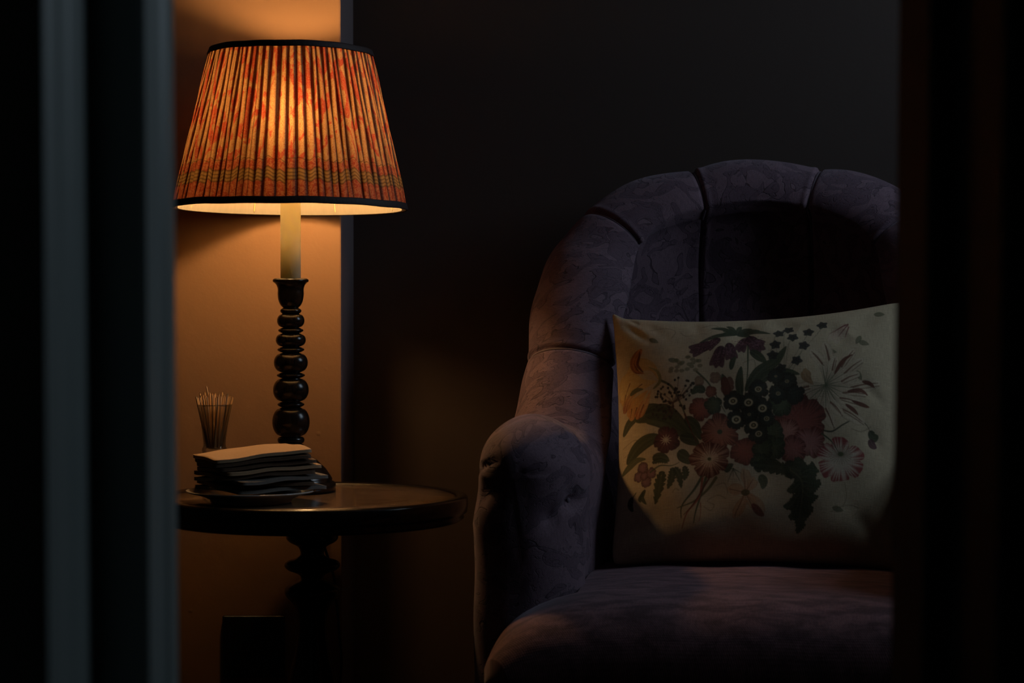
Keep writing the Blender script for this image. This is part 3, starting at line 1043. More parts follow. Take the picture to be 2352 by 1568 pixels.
# creases and button dimples of the left arm end (mirrored on the right arm)
WA = ALL.copy()
_c, _s = math.cos(PHI), math.sin(PHI)
WX = OX + WA[..., 0] * _c + WA[..., 1] * _s
WY = OY - WA[..., 0] * _s + WA[..., 1] * _c
_cp, _sp = math.cos(PITCH), math.sin(PITCH)
dz_ = WA[..., 2] - H
PX = 1176 + F * WX / (WY * _cp - dz_ * _sp)
PY = 784 - F * (WY * _sp + dz_ * _cp) / (WY * _cp - dz_ * _sp)
def sf(px, py):
    """the point of the upholstery seen at that place of the photograph, in chair coordinates"""
    near = (np.hypot(PX - px, PY - py) < 14)
    yy_ = np.where(near, WY, 99)
    ymin = yy_.min()
    sc = np.hypot(PX - px, PY - py) + np.where(WY < ymin + .05, 0, 1e4)
    return ALL[np.unravel_index(np.argmin(sc), sc.shape)].copy()
press([sf(1096, 1082), sf(1112, 1066), sf(1136, 1057)], .0036, .010)
press([sf(1094, 1150), sf(1112, 1132), sf(1142, 1121)], .0040, .011)
press([sf(1306, 1158), sf(1320, 1149), sf(1338, 1144)], .012, .017)
press([sf(1264, 1206), sf(1275, 1182)], .011, .012)
press([sf(1276, 1176), sf(1296, 1164), sf(1312, 1152)], .007, .005)
press([sf(1312, 1196), sf(1328, 1225), sf(1338, 1270), sf(1341, 1340)], .0026, .006)
press([sf(1300, 1110), sf(1312, 1140)], .012, .007)
press([sf(1190, 1062), sf(1230, 1068), sf(1262, 1084)], .003, .0022)
press([sf(1180, 1080), sf(1225, 1086), sf(1260, 1092)], .003, .0022)
# soft unevenness of stuffing
nz = .0022 * np.sin(ALL[..., 0] * 31 + ALL[..., 2] * 19) * np.sin(ALL[..., 2] * 27 + ALL[..., 1] * 23 + 1)
ALL = ALL + Nrm * nz[..., None]
# gentle puckers on the front of the back roll
seat_shell = mesh_obj('upholstered_shell', ALL.reshape(-1, 3), np.concatenate([grid_faces(NA, S, cv=True)]), M['damask'], chair, True, uvA.reshape(-1, 2))
bm = bmesh.new(); bm.from_mesh(seat_shell.data)
bm.verts.ensure_lookup_table()
uvl = bm.loops.layers.uv.active
for base, last in ((0, False), ((NA - 1) * S, True)):
    for j in range(S // 2 - 1):
        try:
            f = bm.faces.new([bm.verts[base + j], bm.verts[base + j + 1], bm.verts[base + S - 2 - j], bm.verts[base + S - 1 - j]])
            f.smooth = True
            for lp_ in f.loops:
                co = lp_.vert.co
                lp_[uvl].uv = (co.x, co.z)
        except Exception:
            pass
bmesh.ops.recalc_face_normals(bm, faces=bm.faces)
# cloth direction on the arm fronts: planar
for f in bm.faces:
    c_ = f.calc_center_median()
    if c_.y < .03 and abs(f.normal.y) > .35:
        pass
bm.to_mesh(seat_shell.data); bm.free()
tag(seat_shell, 'mauve damask rolled back and arms')

# piping cords lying in the seams of the roll
for sU in seams[1:-1]:
    i = int(np.argmin(np.abs(U - sU))) + k0
    pts = ALL[i, ni - 6:ni + nr - 4] + Nrm[i, ni - 6:ni + nr - 4] * .0035
    tube('piping', pts, np.interp(np.linspace(0, 1, len(pts)), [0, .1, .9, 1], [.0006, .0021, .0021, .0006]), M['welt'], chair, 8)
# buttons
for sx in (1, -1):
    for pnt in (sf(1326, 1148), sf(1271, 1190)):
        d = np.linalg.norm(ALL - pnt * [sx, 1, 1], axis=2)
        ij = np.unravel_index(np.argmin(d), d.shape)
        c_ = ALL[ij]; n_ = Vector(Nrm[ij])
        V_, F_, _u = lathe_data([(0, .0035), (.004, .003), (.0065, .0012), (.007, -.001), (0, -.001)], 16)
        bt = mesh_obj('button', V_, F_, M['welt'], chair)
        bt.matrix_local = Matrix.Translation(Vector(c_) - n_ * .0025) @ n_.to_track_quat('Z', 'Y').to_matrix().to_4x4()

# seat cushion
nx, ny = 150, 170
tx = np.sin(np.linspace(-PI / 2, PI / 2, nx))
ty = np.linspace(0, 1, ny)
yfront, yback = -.185, .53
ycoord = yfront + (yback - yfront) * (1 - np.cos(ty * PI / 2)) if False else yfront + (yback - yfront) * ty ** 1.6
TXg, YC = np.meshgrid(tx, ycoord, indexing='ij')
aw = np.where(YC < -.052, .368, .368 - (.368 - .246) * np.clip((YC + .052) / .015, 0, 1))
# round the front corners in plan
yy = np.clip((YC - yfront) / .09, 0, 1)
aw = aw * np.where(YC < -.052, (1 - (1 - yy) ** 2.6 * .12), 1)
Xg = TXg * aw
y0c = .10
fy = np.where(YC < y0c, (1 - np.abs((YC - y0c) / (y0c - yfront)) ** 7.0).clip(0, 1) ** .5, 1 - .18 * ((YC - y0c) / (yback - y0c)) ** 1.5)
fx = (1 - np.clip(np.abs(Xg) / .370, 0, 1) ** 6.5) ** .5 * (1 - .09 * (Xg / .37) ** 2)
Zg = .375 + .131 * fx * fy
Zg += .0012 * np.sin(Xg * 40 + 1) * np.sin(YC * 33)
topS = np.stack([Xg, YC, Zg], -1)
botS = np.stack([Xg, YC, np.full_like(Zg, .36)], -1)
Vs = np.concatenate([topS.reshape(-1, 3), botS.reshape(-1, 3)])
n0 = nx * ny
Fs = grid_faces(nx, ny).tolist() + [f[::-1] for f in grid_faces(nx, ny, off=n0).tolist()]
per_ = [(i, 0) for i in range(nx - 1)] + [(nx - 1, j) for j in range(ny - 1)] + [(i, ny - 1) for i in range(nx - 1, 0, -1)] + [(0, j) for j in range(ny - 1, 0, -1)]
ids = [i * ny + j for i, j in per_]
for k in range(len(ids)):
    a, b = ids[k], ids[(k + 1) % len(ids)]
    Fs.append([a, a + n0, b + n0, b])
uvS = np.concatenate([np.stack([Xg, YC], -1).reshape(-1, 2)] * 2)
o = mesh_obj('seat_cushion', Vs, Fs, M['seat_cloth'], chair, True, uvS)
bm = bmesh.new(); bm.from_mesh(o.data); bmesh.ops.recalc_face_normals(bm, faces=bm.faces); bm.to_mesh(o.data); bm.free()
tag(o, 'plum domed seat cushion')
# front rail and base under the cushion
box('front_rail', -.375, .375, -.16, -.055, .15, .362, M['seat_cloth'], chair, .02, 4)
box('seat_deck', -.26, .26, -.06, .60, .16, .345, M['seat_cloth'], chair, .01, 2)
for (lx, ly) in ((-.32, -.09), (.32, -.09), (-.27, .58), (.27, .58)):
    o = lathe('leg', smooth_prof([(0, .165), (.024, .165), (.026, .15), (.02, .14), (.026, .12), (.022, .09), (.014, .04), (.012, .03), (.017, .022), (.010, .003), (.013, 0), (0, 0)], 3), M['ebony'], chair, 20)
    o.location = (lx, ly, 0)

# ------------------------------------------------------------------ cushion with the flower print
RW, RH = 640, 540
XA, XB, YA, YB = 60.0, 1800.0, 95.0, 1520.0
base = np.array([0.53, 0.43, 0.285])
IMG = np.ones((RH, RW, 3)) * base
GX = XA + (np.arange(RW) + .5) / RW * (XB - XA)
GY = YA + (np.arange(RH) + .5) / RH * (YB - YA)
prng = np.random.default_rng(11)
NZ = prng.random((RH, RW))


def bbox(x0, x1, y0, y1):
    i0 = int(max(0, (x0 - XA) / (XB - XA) * RW)); i1 = int(min(RW, (x1 - XA) / (XB - XA) * RW + 2))
    j0 = int(max(0, (y0 - YA) / (YB - YA) * RH)); j1 = int(min(RH, (y1 - YA) / (YB - YA) * RH + 2))
    return i0, i1, j0, j1


def over(i0, i1, j0, j1, al, col):
    al = np.clip(al, 0, 1)[..., None]
    IMG[j0:j1, i0:i1] = IMG[j0:j1, i0:i1] * (1 - al) + np.asarray(col) * al


def bez(pts, n):
    pts = np.array(pts, float)
    if len(pts) == 2:
        t = np.linspace(0, 1, n)[:, None]
        return pts[0] * (1 - t) + pts[1] * t
    return np.array(smooth_prof(pts, max(2, n // (len(pts) - 1))))


def leafshape(pts, w, c1, c2=None, al=.95, prof='leaf', jag=0.0, vein=True, soft=2.5):
    sp = bez(pts, 110 if w < 12 else 40)
    t = np.linspace(0, 1, len(sp))
    tang = np.gradient(sp, axis=0); tang /= np.linalg.norm(tang, axis=1)[:, None] + 1e-9
    ww = {'leaf': np.sin(PI * t ** .8) ** .8, 'petal': np.sin(PI * np.clip(t * .93, 0, 1) ** 1.6) ** .7, 'line': np.ones_like(t), 'taper': 1 - .75 * t}[prof] * w
    m = w * 1.4 + 6
    i0, i1, j0, j1 = bbox(sp[:, 0].min() - m, sp[:, 0].max() + m, sp[:, 1].min() - m, sp[:, 1].max() + m)
    if i1 <= i0 or j1 <= j0: return
    X, Y = np.meshgrid(GX[i0:i1], GY[j0:j1])
    d2 = (X[..., None] - sp[:, 0]) ** 2 + (Y[..., None] - sp[:, 1]) ** 2
    k = d2.argmin(-1)
    d = np.sqrt(d2.min(-1))
    tk = t[k]
    lat = (X - sp[k, 0]) * (-tang[k, 1]) + (Y - sp[k, 1]) * tang[k, 0]
    lim = ww[k]
    if jag:
        lim = lim * (1 - jag * np.abs(((tk * 7 + (lat > 0) * .5) % 1) - .2))
    a = np.clip((lim - d) / soft + .5, 0, 1) * al
    c1 = np.asarray(c1); c2 = c1 if c2 is None else np.asarray(c2)
    streak = .5 + .5 * np.sin(lat / max(w, 1) * 9 + tk * 5)
    f = (np.clip(tk * .7 + streak * .35 + (NZ[j0:j1, i0:i1] - .5) * .3, 0, 1))[..., None]
    col = c1 * (1 - f) + c2 * f
    if vein and w > 12:
        v = np.exp(-(lat / 3.0) ** 2)[..., None] * .5
        col = col * (1 - v) + (c1 * .4 + c2 * .6 + .03) * v
        e_ = np.clip((d - lim * .8) / (lim * .2 + 1e-6), 0, 1)[..., None] * .4
        col = col * (1 - e_) + c1 * .5 * e_
    over(i0, i1, j0, j1, a, col)


def line(pts, w, c, al=.9): leafshape(pts, w, c, None, al, 'taper' if w > 3 else 'line', vein=False, soft=2.2)


def blob(cx, cy, rx, ry, c, al=.9, soft=.2, ang=0):
    m = max(rx, ry) * 1.4
    i0, i1, j0, j1 = bbox(cx - m, cx + m, cy - m, cy + m)
    if i1 <= i0 or j1 <= j0: return
    X, Y = np.meshgrid(GX[i0:i1] - cx, GY[j0:j1] - cy)
    ca, sa = math.cos(ang), math.sin(ang)
    u_, v_ = (X * ca + Y * sa) / rx, (-X * sa + Y * ca) / ry
    r = np.sqrt(u_ ** 2 + v_ ** 2)
    over(i0, i1, j0, j1, np.clip((1 - r) / soft + .3, 0, 1) * al, np.asarray(c))


def bloom(cx, cy, r, outer, inner, centre=None, n=6, sq=1.0, rot=0, al=.95, cr=.14, ruffle=.10, mid=.45):
    """a many-petalled flower with radial streaks"""
    m = r * 1.35
    i0, i1, j0, j1 = bbox(cx - m, cx + m, cy - m, cy + m)
    if i1 <= i0 or j1 <= j0: return
    X, Y = np.meshgrid(GX[i0:i1] - cx, (GY[j0:j1] - cy) / sq)
    rr = np.sqrt(X ** 2 + Y ** 2) / r
    an = np.arctan2(Y, X) + rot
    lim = 1 - 1.5 * ruffle * np.exp(-(np.sin(an * n / 2) / .28) ** 2) + .05 * np.sin(an * 3 + cx) + .04 * np.sin(an * 5 + cy) + .012 * np.sin(an * 17 + cx)
    a = np.clip((lim - rr) * r / 4 + .5, 0, 1) * al
    st = .5 + .5 * np.sin(an * 31 + 3 * np.sin(an * 7))
    f = np.clip((rr - mid) / (1 - mid) + (st - .5) * .7 + (NZ[j0:j1, i0:i1] - .5) * .25, 0, 1)[..., None]
    col = np.asarray(inner) * (1 - f) + np.asarray(outer) * f
    sep = np.exp(-((np.cos(an * n / 2)) / .10) ** 2) * np.clip(rr * 1.5, 0, 1)
    sep = np.exp(-((np.sin(an * n / 2)) / .13) ** 2)[..., None] * .35 * np.clip(rr * 1.4 - .2, 0, 1)[..., None]
    col = col * (1 - sep) + np.asarray(outer) * .45 * sep
    over(i0, i1, j0, j1, a, col)
    if centre is not None:
        blob(cx, cy, r * cr, r * cr * sq, centre, .95)


G1 = (.018, .035, .022); G2 = (.075, .105, .055); G3 = (.14, .15, .08)
PU1 = (.035, .012, .022); PU2 = (.16, .06, .085)
RE1 = (.14, .022, .018); RE2 = (.40, .10, .065)
PK = (.50, .22, .17); CR = (.72, .60, .42); YE = (.78, .50, .17); OR = (.55, .22, .08); BK = (.02, .022, .02)
FA = (.38, .32, .20)
# faint tendrils and background sketching
for pts in ([(290, 210), (380, 200), (440, 230), (420, 280)], [(600, 200), (660, 180), (690, 200), (640, 230)], [(100, 900), (180, 870), (230, 890), (320, 840)],
            [(110, 950), (150, 940), (130, 980), (170, 1000)], [(620, 1260), (660, 1280), (680, 1250), (640, 1230), (700, 1200), (750, 1220)], [(690, 1150), (740, 1140), (760, 1190)],
            [(1440, 1130), (1450, 1200), (1430, 1250)], [(1360, 1280), (1420, 1250), (1480, 1240), (1520, 1250)], [(840, 480), (900, 460), (910, 520), (870, 560)], [(470, 240), (500, 270), (540, 270)],
            [(1480, 850), (1540, 860), (1600, 830)], [(430, 1180), (450, 1160), (470, 1170)]):
    line(pts, 2.2, (.25, .2, .12), .55)
for (x, y, a) in ((310, 295, .6), (430, 440, .4), (1510, 350, 2), (1545, 370, .3), (1630, 180, .2), (1400, 1265, .2), (1520, 560, 1), (1350, 420, .2)):
    leafshape([(x - 34 * math.cos(a), y - 30 * math.sin(a)), (x + 34 * math.cos(a), y + 30 * math.sin(a))], 16, G2, G3, .7)
for k in range(22):
    x = 410 + prng.random() * 200; y = 420 + prng.random() * 90
    blob(x, y, 16, 12, (.13 + .06 * prng.random(), .15, .07), .6)
# long leaves on the left
leafshape([(185, 762), (260, 735), (350, 760), (450, 830), (540, 890)], 62, G1, G2)
leafshape([(250, 740), (350, 735), (440, 780), (560, 900)], 50, G1, G2)
leafshape([(100, 832), (140, 770), (185, 745), (235, 735)], 26, G1, G2)
leafshape([(500, 780), (560, 830), (600, 905)], 32, G1, G2)
leafshape([(130, 995), (200, 920), (300, 880), (400, 900)], 40, G1, G2)
leafshape([(96, 1050), (150, 1010), (200, 985), (260, 985)], 20, G2, G3)
leafshape([(300, 985), (360, 985), (410, 1010)], 26, G1, G2)
leafshape([(460, 960), (500, 990), (540, 1030)], 34, G1, G2)
leafshape([(470, 880), (540, 900), (590, 930)], 30, G1, G2)
# stems
line([(345, 552), (420, 600), (470, 690), (520, 800), (560, 880), (580, 930)], 7, G2)
line([(570, 520), (640, 590), (700, 690), (740, 760)], 6, G2)
line([(868, 300), (868, 420), (866, 560), (850, 700)], 7, G2)
line([(500, 760), (540, 850), (575, 920)], 5, RE1)
line([(1290, 858), (1360, 868), (1430, 830), (1500, 800), (1570, 820), (1610, 880)], 5, G1)
line([(1300, 880), (1360, 920), (1410, 985)], 5, G2)
# tulip with flames on the left
leafshape([(205, 600), (120, 600), (100, 640)], 30, (.50, .2, .08), YE, prof='petal')
leafshape([(330, 555), (230, 560), (140, 530), (105, 600)], 56, YE, (.85, .62, .28), prof='petal')
leafshape([(340, 555), (300, 470), (220, 440), (150, 470)], 40, (.60, .35, .1), (.86, .6, .25), prof='petal')
leafshape([(250, 500), (190, 470), (180, 410), (225, 352)], 26, RE1, (.7, .25, .08), prof='petal')
leafshape([(240, 490), (205, 440), (215, 390), (223, 352)], 9, RE1, RE1)
leafshape([(270, 600), (220, 640), (170, 690), (160, 735)], 42, YE, (.7, .3, .1), prof='petal')
leafshape([(290, 600), (260, 660), (220, 710), (200, 740)], 34, (.85, .6, .25), (.55, .13, .05), prof='petal')
leafshape([(200, 600), (140, 640), (110, 690)], 26, YE, RE2, prof='petal')
for (a, b) in (((150, 540), (110, 620)), ((205, 470), (175, 420)), ((195, 690), (175, 735)), ((240, 680), (210, 735)), ((160, 690), (150, 735)), ((230, 560), (150, 600)), ((120, 600), (105, 650))):
    line([a, b], 4, RE1, .8)
leafshape([(150, 612), (190, 590), (240, 590)], 14, G2, G3)
leafshape([(300, 600), (345, 560), (330, 500), (270, 460)], 10, G3, (.5, .42, .14))
# berries
for k in range(85):
    an = prng.random() * 2 * PI; r = math.sqrt(prng.random())
    x = 425 + math.cos(an) * r * 140 + (math.sin(an) * -20); y = 665 + math.sin(an) * r * 112 - math.cos(an) * r * 30
    if k % 3 == 0: line([(430, 690), ((x + 430) / 2 + 8, (y + 690) / 2), (x, y)], 1.8, (.10, .04, .03), .7)
    blob(x, y, 7.5, 7.5, BK, .95)
# crown leaves and fritillary bells
for b in ((650, 215), (700, 285), (580, 330), (740, 200), (890, 225), (1000, 285), (935, 250), (900, 320), (720, 245), (830, 200)):
    mx_, my_ = (b[0] + 800) / 2, (b[1] + 270) / 2 - 18
    leafshape([(800, 272), (mx_, my_), b], 15, G1, G2)
for (x, y, r, an) in ((600, 362, 82, 2.75), (665, 335, 60, 2.4), (700, 425, 82, 1.8), (765, 395, 70, 1.4), (900, 350, 84, 1.1), (835, 350, 66, 1.9), (930, 340, 40, .6)):
    dx, dy = math.cos(an), math.sin(an)
    for s3 in (-.5, 0, .5):
        d3x, d3y = math.cos(an + s3), math.sin(an + s3)
        leafshape([(x - dx * r * .9, y - dy * r * .8), (x + d3x * r * .1, y + d3y * r * .1), (x + d3x * r, y + d3y * r)], r * .42, PU1, PU2, .95)
    for k in range(26):
        blob(x + prng.normal() * r * .3, y + prng.normal() * r * .3, 4, 4, (.30, .13, .17), .6)
leafshape([(880, 400), (930, 440), (975, 480)], 26, G1, G2)
leafshape([(770, 520), (780, 470), (800, 440)], 16, G1, G2)
# blade leaves up the middle
leafshape([(855, 650), (930, 540), (1030, 470), (1090, 380)], 34, G1, G2)
leafshape([(880, 660), (980, 560), (1080, 540), (1170, 560)], 28, G1, G2)
leafshape([(760, 690), (740, 610), (720, 540)], 26, G1, G2)
leafshape([(830, 680), (820, 590), (830, 500)], 24, G1, G2)
leafshape([(620, 640), (580, 620), (540, 650)], 26, G1, G2)
# dark star flowers
for (x, y) in ((1045, 285), (1125, 320), (1215, 285), (1295, 235), (1025, 368), (1190, 380), (1010, 435), (1150, 475), (1060, 518), (1100, 255)):
    for k in range(5):
        an = k * 2 * PI / 5 + x
        leafshape([(x, y), (x + math.cos(an) * 36, y + math.sin(an) * 32)], 14, BK, (.03, .04, .05), .95, vein=False)
    line([(x, y), (x - 25, y + 60), (1080, 560)], 2.2, G2, .45)
# feathery striped flower at right
for k in range(17):
    an = -1.9 + k * .30
    r = 250 + 60 * math.sin(k * 2.3)
    ex, ey = 1320 + math.cos(an) * r * 1.05, 620 + math.sin(an) * r * .85
    mxx, myy = 1320 + math.cos(an + .15) * r * .5, 620 + math.sin(an + .15) * r * .5
    leafshape([(1320, 620), (mxx, myy), (ex, ey)], 34, (.36, .28, .19), (.66, .54, .38), .85, prof='petal')
    line([(mxx, myy), ((mxx + ex) / 2, (myy + ey) / 2 - 6), (ex, ey)], 6, (.15, .045, .03), .8)
    line([(1320, 620), (mxx, myy)], 5, G2, .7)
    line([(mxx + 10, myy + 12), (ex + 8, ey + 14)], 3, (.13, .05, .03), .6)
for (a, b, c) in (((1540, 590), (1590, 600), (1620, 620)), ((1450, 650), (1530, 640), (1580, 665)), ((1480, 700), (1550, 720), (1590, 730)), ((1440, 720), (1490, 750), (1520, 775)), ((1370, 560), (1420, 480), (1480, 440))):
    leafshape([a, b, c], 11, (.10, .025, .02), (.2, .06, .04))
leafshape([(1250, 620), (1210, 580), (1200, 540)], 30, (.3, .16, .08), (.45, .3, .15), prof='petal')
# faint tulip top right
for (dx, dy, w) in ((-60, 60, 24), (-20, 70, 28), (30, 40, 24), (50, -20, 20)):
    leafshape([(1440, 250), (1440 - 40 + dx * .4, 260 + dy * .5), (1400 + dx, 290 + dy)], w, (.50, .30, .24), (.62, .5, .36), .6, prof='petal')
for (a, b) in (((1445, 245), (1390, 320)), ((1430, 245), (1340, 300)), ((1450, 260), (1430, 330)), ((1445, 240), (1400, 262))):
    line([a, b], 5, (.22, .04, .05), .75)
# poppies and roses
bloom(600, 735, 74, RE1, RE2, None, 5, .9)
bloom(670, 720, 52, G1, G2, None, 5)
bloom(655, 640, 34, RE1, (.3, .1, .06), None, 4)
bloom(585, 575, 30, (.2, .07, .04), (.3, .15, .07), None, 4, al=.7)
bloom(680, 560, 34, (.17, .06, .05), (.3, .14, .08), None, 4, al=.7)
bloom(750, 610, 40, RE1, (.2, .05, .04), None, 4, 1.4, al=.8)
bloom(1180, 820, 150, (.10, .018, .018), (.28, .06, .05), None, 5, .95)
bloom(1090, 880, 84, RE1, PK, None, 4, 1.0)
bloom(1230, 925, 96, RE1, (.45, .18, .16), None, 4, .85)
bloom(1130, 965, 84, (.12, .02, .02), (.40, .13, .11), None, 5, .85)
bloom(710, 865, 112, RE1, (.50, .17, .10), G2, 6, .85)
bloom(860, 975, 88, RE1, (.36, .08, .05), None, 5, .85)
leafshape([(740, 1080), (760, 1060), (790, 1040)], 20, G1, G2)
# dark leaves behind the auriculas
for (x, y, r) in ((1000, 880, 80), (1020, 960, 70), (1060, 720, 70), (960, 960, 60), (940, 1030, 50)):
    bloom(x, y, r, G1, G2, None, 5, al=.95)
# auriculas
for (x, y) in ((930, 640), (785, 700), (875, 712), (955, 745), (805, 800), (905, 832), (980, 800), (935, 880), (1045, 665), (1095, 597), (1030, 565), (1140, 670), (880, 775)):
    small = (x, y) in ((980, 800), (1030, 565), (880, 775))
    bloom(x, y, 50 if small else 58, BK, (.03, .045, .04), None, 6, .95, al=.97)
for (x, y, d) in ((930, 640, .8), (785, 700, 1), (875, 712, 1), (955, 745, 1), (805, 800, 1.05), (905, 832, 1), (980, 800, .65), (935, 880, .8), (1045, 665, .55), (1095, 597, .5), (1030, 565, .35), (880, 775, .4)):
    blob(x, y, 26 * d, 21 * d, (.62 * max(d, .6), .50 * max(d, .6), .30 * max(d, .6)), .95)
    blob(x, y, 15 * d, 12 * d, (.05, .035, .02), .95)
    blob(x, y, 7 * d, 6 * d, (.5, .42, .2), .8)
# big red flower in front
bloom(650, 1010, 118, (.13, .018, .015), (.62, .36, .24), (.10, .10, .04), 7, .82, mid=.12, cr=.13)
for k in range(20):
    an = k * PI / 10
    line([(650 + math.cos(an) * 14, 1010 + math.sin(an) * 11), (650 + math.cos(an) * 52, 1010 + math.sin(an) * 42)], 2.6, CR, .7)
# pansy
bloom(390, 892, 80, (.06, .012, .02), (.17, .04, .05), None, 5, .92)
for k in range(11):
    an = k * 2 * PI / 11 + .2
    line([(385, 892), (385 + math.cos(an) * 36, 892 + math.sin(an) * 30)], 4, (.72, .58, .36), .85)
# columbine
for (x, y) in ((850, 1075), (770, 1170), (800, 1310), (905, 1120), (960, 1300), (900, 1260)):
    leafshape([(862, 1190), ((x + 862) / 2 + 14, (y + 1190) / 2 - 6), (x, y)], 30, (.52, .24, .12), (.60, .38, .2), .7, prof='petal')
    line([(862, 1190), (x, y)], 2.5, RE1, .5)
blob(862, 1190, 26, 18, (.12, .10, .04), .9)
leafshape([(900, 1250), (940, 1290), (970, 1312)], 20, (.25, .06, .05), (.35, .14, .08))
leafshape([(940, 1100), (965, 1130), (960, 1172)], 26, G2, G3)
for b in ((740, 1070), (790, 1110), (830, 1130), (760, 1130), (840, 1090)):
    line([(790, 1065), b], 3.5, G2, .7)
# violet sprig, bottom left
for (x, y, r) in ((240, 1030, 36), (215, 1075, 34), (265, 1110, 34), (295, 1065, 34), (250, 1075, 26)):
    bloom(x, y, r, (.07, .025, .045), (.28, .14, .18), None, 3, .9)
line([(290, 1060), (350, 1030), (420, 1035), (470, 1020)], 5, G2)
for (a, b, c, w) in (((370, 1060), (350, 1130), (325, 1235), 38), ((430, 1045), (425, 1100), (400, 1160), 28), ((440, 1045), (470, 1090), (485, 1160), 26), ((500, 1040), (510, 1080), (500, 1120), 24), ((300, 1010), (350, 1000), (400, 1020), 18)):
    leafshape([a, b, c], w, G1, G2, jag=.45)
leafshape([(260, 1150), (240, 1190), (270, 1230)], 14, G1, G2)
leafshape([(250, 1160), (225, 1195), (235, 1215)], 10, G1, G2)
leafshape([(175, 1180), (165, 1220), (185, 1260)], 18, BK, G1)
line([(200, 1160), (175, 1190)], 3, G2)
# stalks
line([(605, 1105), (560, 1170), (490, 1250), (485, 1315)], 8, G2)
line([(690, 1110), (640, 1170), (560, 1230), (460, 1262)], 9, (.16, .15, .07))
line([(630, 1110), (600, 1200), (570, 1290), (560, 1345)], 8, G2)
line([(610, 1110), (590, 1210), (520, 1290), (490, 1370)], 7, RE2)
line([(650, 1110), (560, 1240), (500, 1300)], 5, RE1)
line([(600, 1240), (600, 1300), (590, 1340)], 4, RE2, .6)
# acanthus leaf, bottom right
leafshape([(900, 1040), (1000, 1050), (1080, 1070), (1130, 1120)], 40, G1, G2, jag=.4)
leafshape([(1080, 1050), (1200, 1100), (1200, 1230), (1165, 1400)], 92, G1, G2, jag=.5)
for (b) in ((1290, 1080), (1290, 1150), (1270, 1220), (1240, 1290), (1100, 1180), (1080, 1260), (1110, 1310)):
    leafshape([(1180, (b[1] + 1100) / 2), ((b[0] + 1180) / 2, b[1] - 10), b], 30, G1, G2, jag=.4)
line([(1120, 1070), (1190, 1140), (1180, 1280), (1160, 1390)], 5, G3, .7)
# large pale anemone at right
bloom(1415, 1015, 142, (.34, .05, .06), (.70, .60, .46), None, 6, .80, mid=.42, ruffle=.14)
for k in range(26):
    an = k * 2 * PI / 26
    line([(1415, 985), (1415 + math.cos(an) * 70, 985 + math.sin(an) * 50)], 2.2, (.2, .16, .1), .6)
blob(1415, 983, 18, 12, (.10, .13, .06), .9)
line([(1300, 880), (1360, 920), (1410, 985)], 4.5, G2)
# bud at the far right edge
leafshape([(1590, 850), (1620, 880), (1650, 870)], 26, G1, G2)
leafshape([(1600, 890), (1610, 920), (1640, 935)], 24, PU1, PU2)
blob(1690, 700, 40, 50, (.5, .4, .27), .3)
# soften the dye slightly into the weave
IM2 = IMG.copy()
IM2[1:-1, 1:-1] = IMG[1:-1, 1:-1] * .6 + .1 * (IMG[:-2, 1:-1] + IMG[2:, 1:-1] + IMG[1:-1, :-2] + IMG[1:-1, 2:])
IMG = IM2
inkm = np.clip(np.abs(IMG - base).max(-1) / .25, 0, 1)[..., None]
IMG = IMG * (1 - .22 * inkm)
lumn = 1 + .08 * (NZ - .5)
IMG *= lumn[..., None]

# pillow body
U_ = (np.arange(RW) + .5) / RW * 2 - 1; U_[0] = -1; U_[-1] = 1
V_ = 1 - (np.arange(RH) + .5) / RH * 2; V_[0] = 1; V_[-1] = -1
UU, VVp = np.meshgrid(U_, V_)
ps = 3.34 / F
TILT = math.radians(23)
ct = math.cos(TILT)
def pl(px, py): return np.array([(px - 1762) * ps, (1030 - py) * ps / ct])
TL, TR, BL, BR = pl(1410, 729), pl(2098, 694), pl(1424, 1290), pl(2078, 1290)
s_u = (UU + 1) / 2; s_v = (VVp + 1) / 2
XY = (BL * ((1 - s_u) * (1 - s_v))[..., None] + BR * (s_u * (1 - s_v))[..., None] + TL * ((1 - s_u) * s_v)[..., None] + TR * (s_u * s_v)[..., None])
# edges pull in between the corners
pinx = .012 * (1 - VVp ** 2) ; piny = .024 * (1 - np.abs(UU + .05) ** 2.2).clip(0, 1)
XY[..., 0] -= UU * np.abs(UU) ** 2 * pinx
XY[..., 1] -= VVp * np.abs(VVp) ** 2 * (piny * (VVp > 0) + .012 * (1 - UU ** 2) * (VVp <= 0))
# rounded corner tips
cd = (np.abs(UU) ** 14) * (np.abs(VVp) ** 14)
XY *= (1 - .03 * cd)[..., None]
ear = .011 * np.exp(-((1 + UU) / .055) ** 2 - ((1 - VVp) / .07) ** 2)
XY[..., 1] += ear
XY[..., 0] -= ear * .5
Tk = ((1 - np.abs(UU) ** 2.6) * (1 - np.abs(VVp) ** 2.6)).clip(0, 1) ** .5
thick = .068 * Tk + .002 * (1 - np.maximum(np.abs(UU), np.abs(VVp)) ** 8)
wr = np.zeros_like(UU)
def wrinkle(x0, y0, x1, y1, w, d):
    global wr
    a = pl(x0, y0); b = pl(x1, y1); dv = b - a
    t = np.clip(((XY - a) @ dv) / (dv @ dv), 0, 1)
    dist = np.linalg.norm(XY - (a + t[..., None] * dv), axis=-1)
    wr += -d * np.exp(-(dist / w) ** 2) * np.sin(PI * np.clip(t, .08, .92))
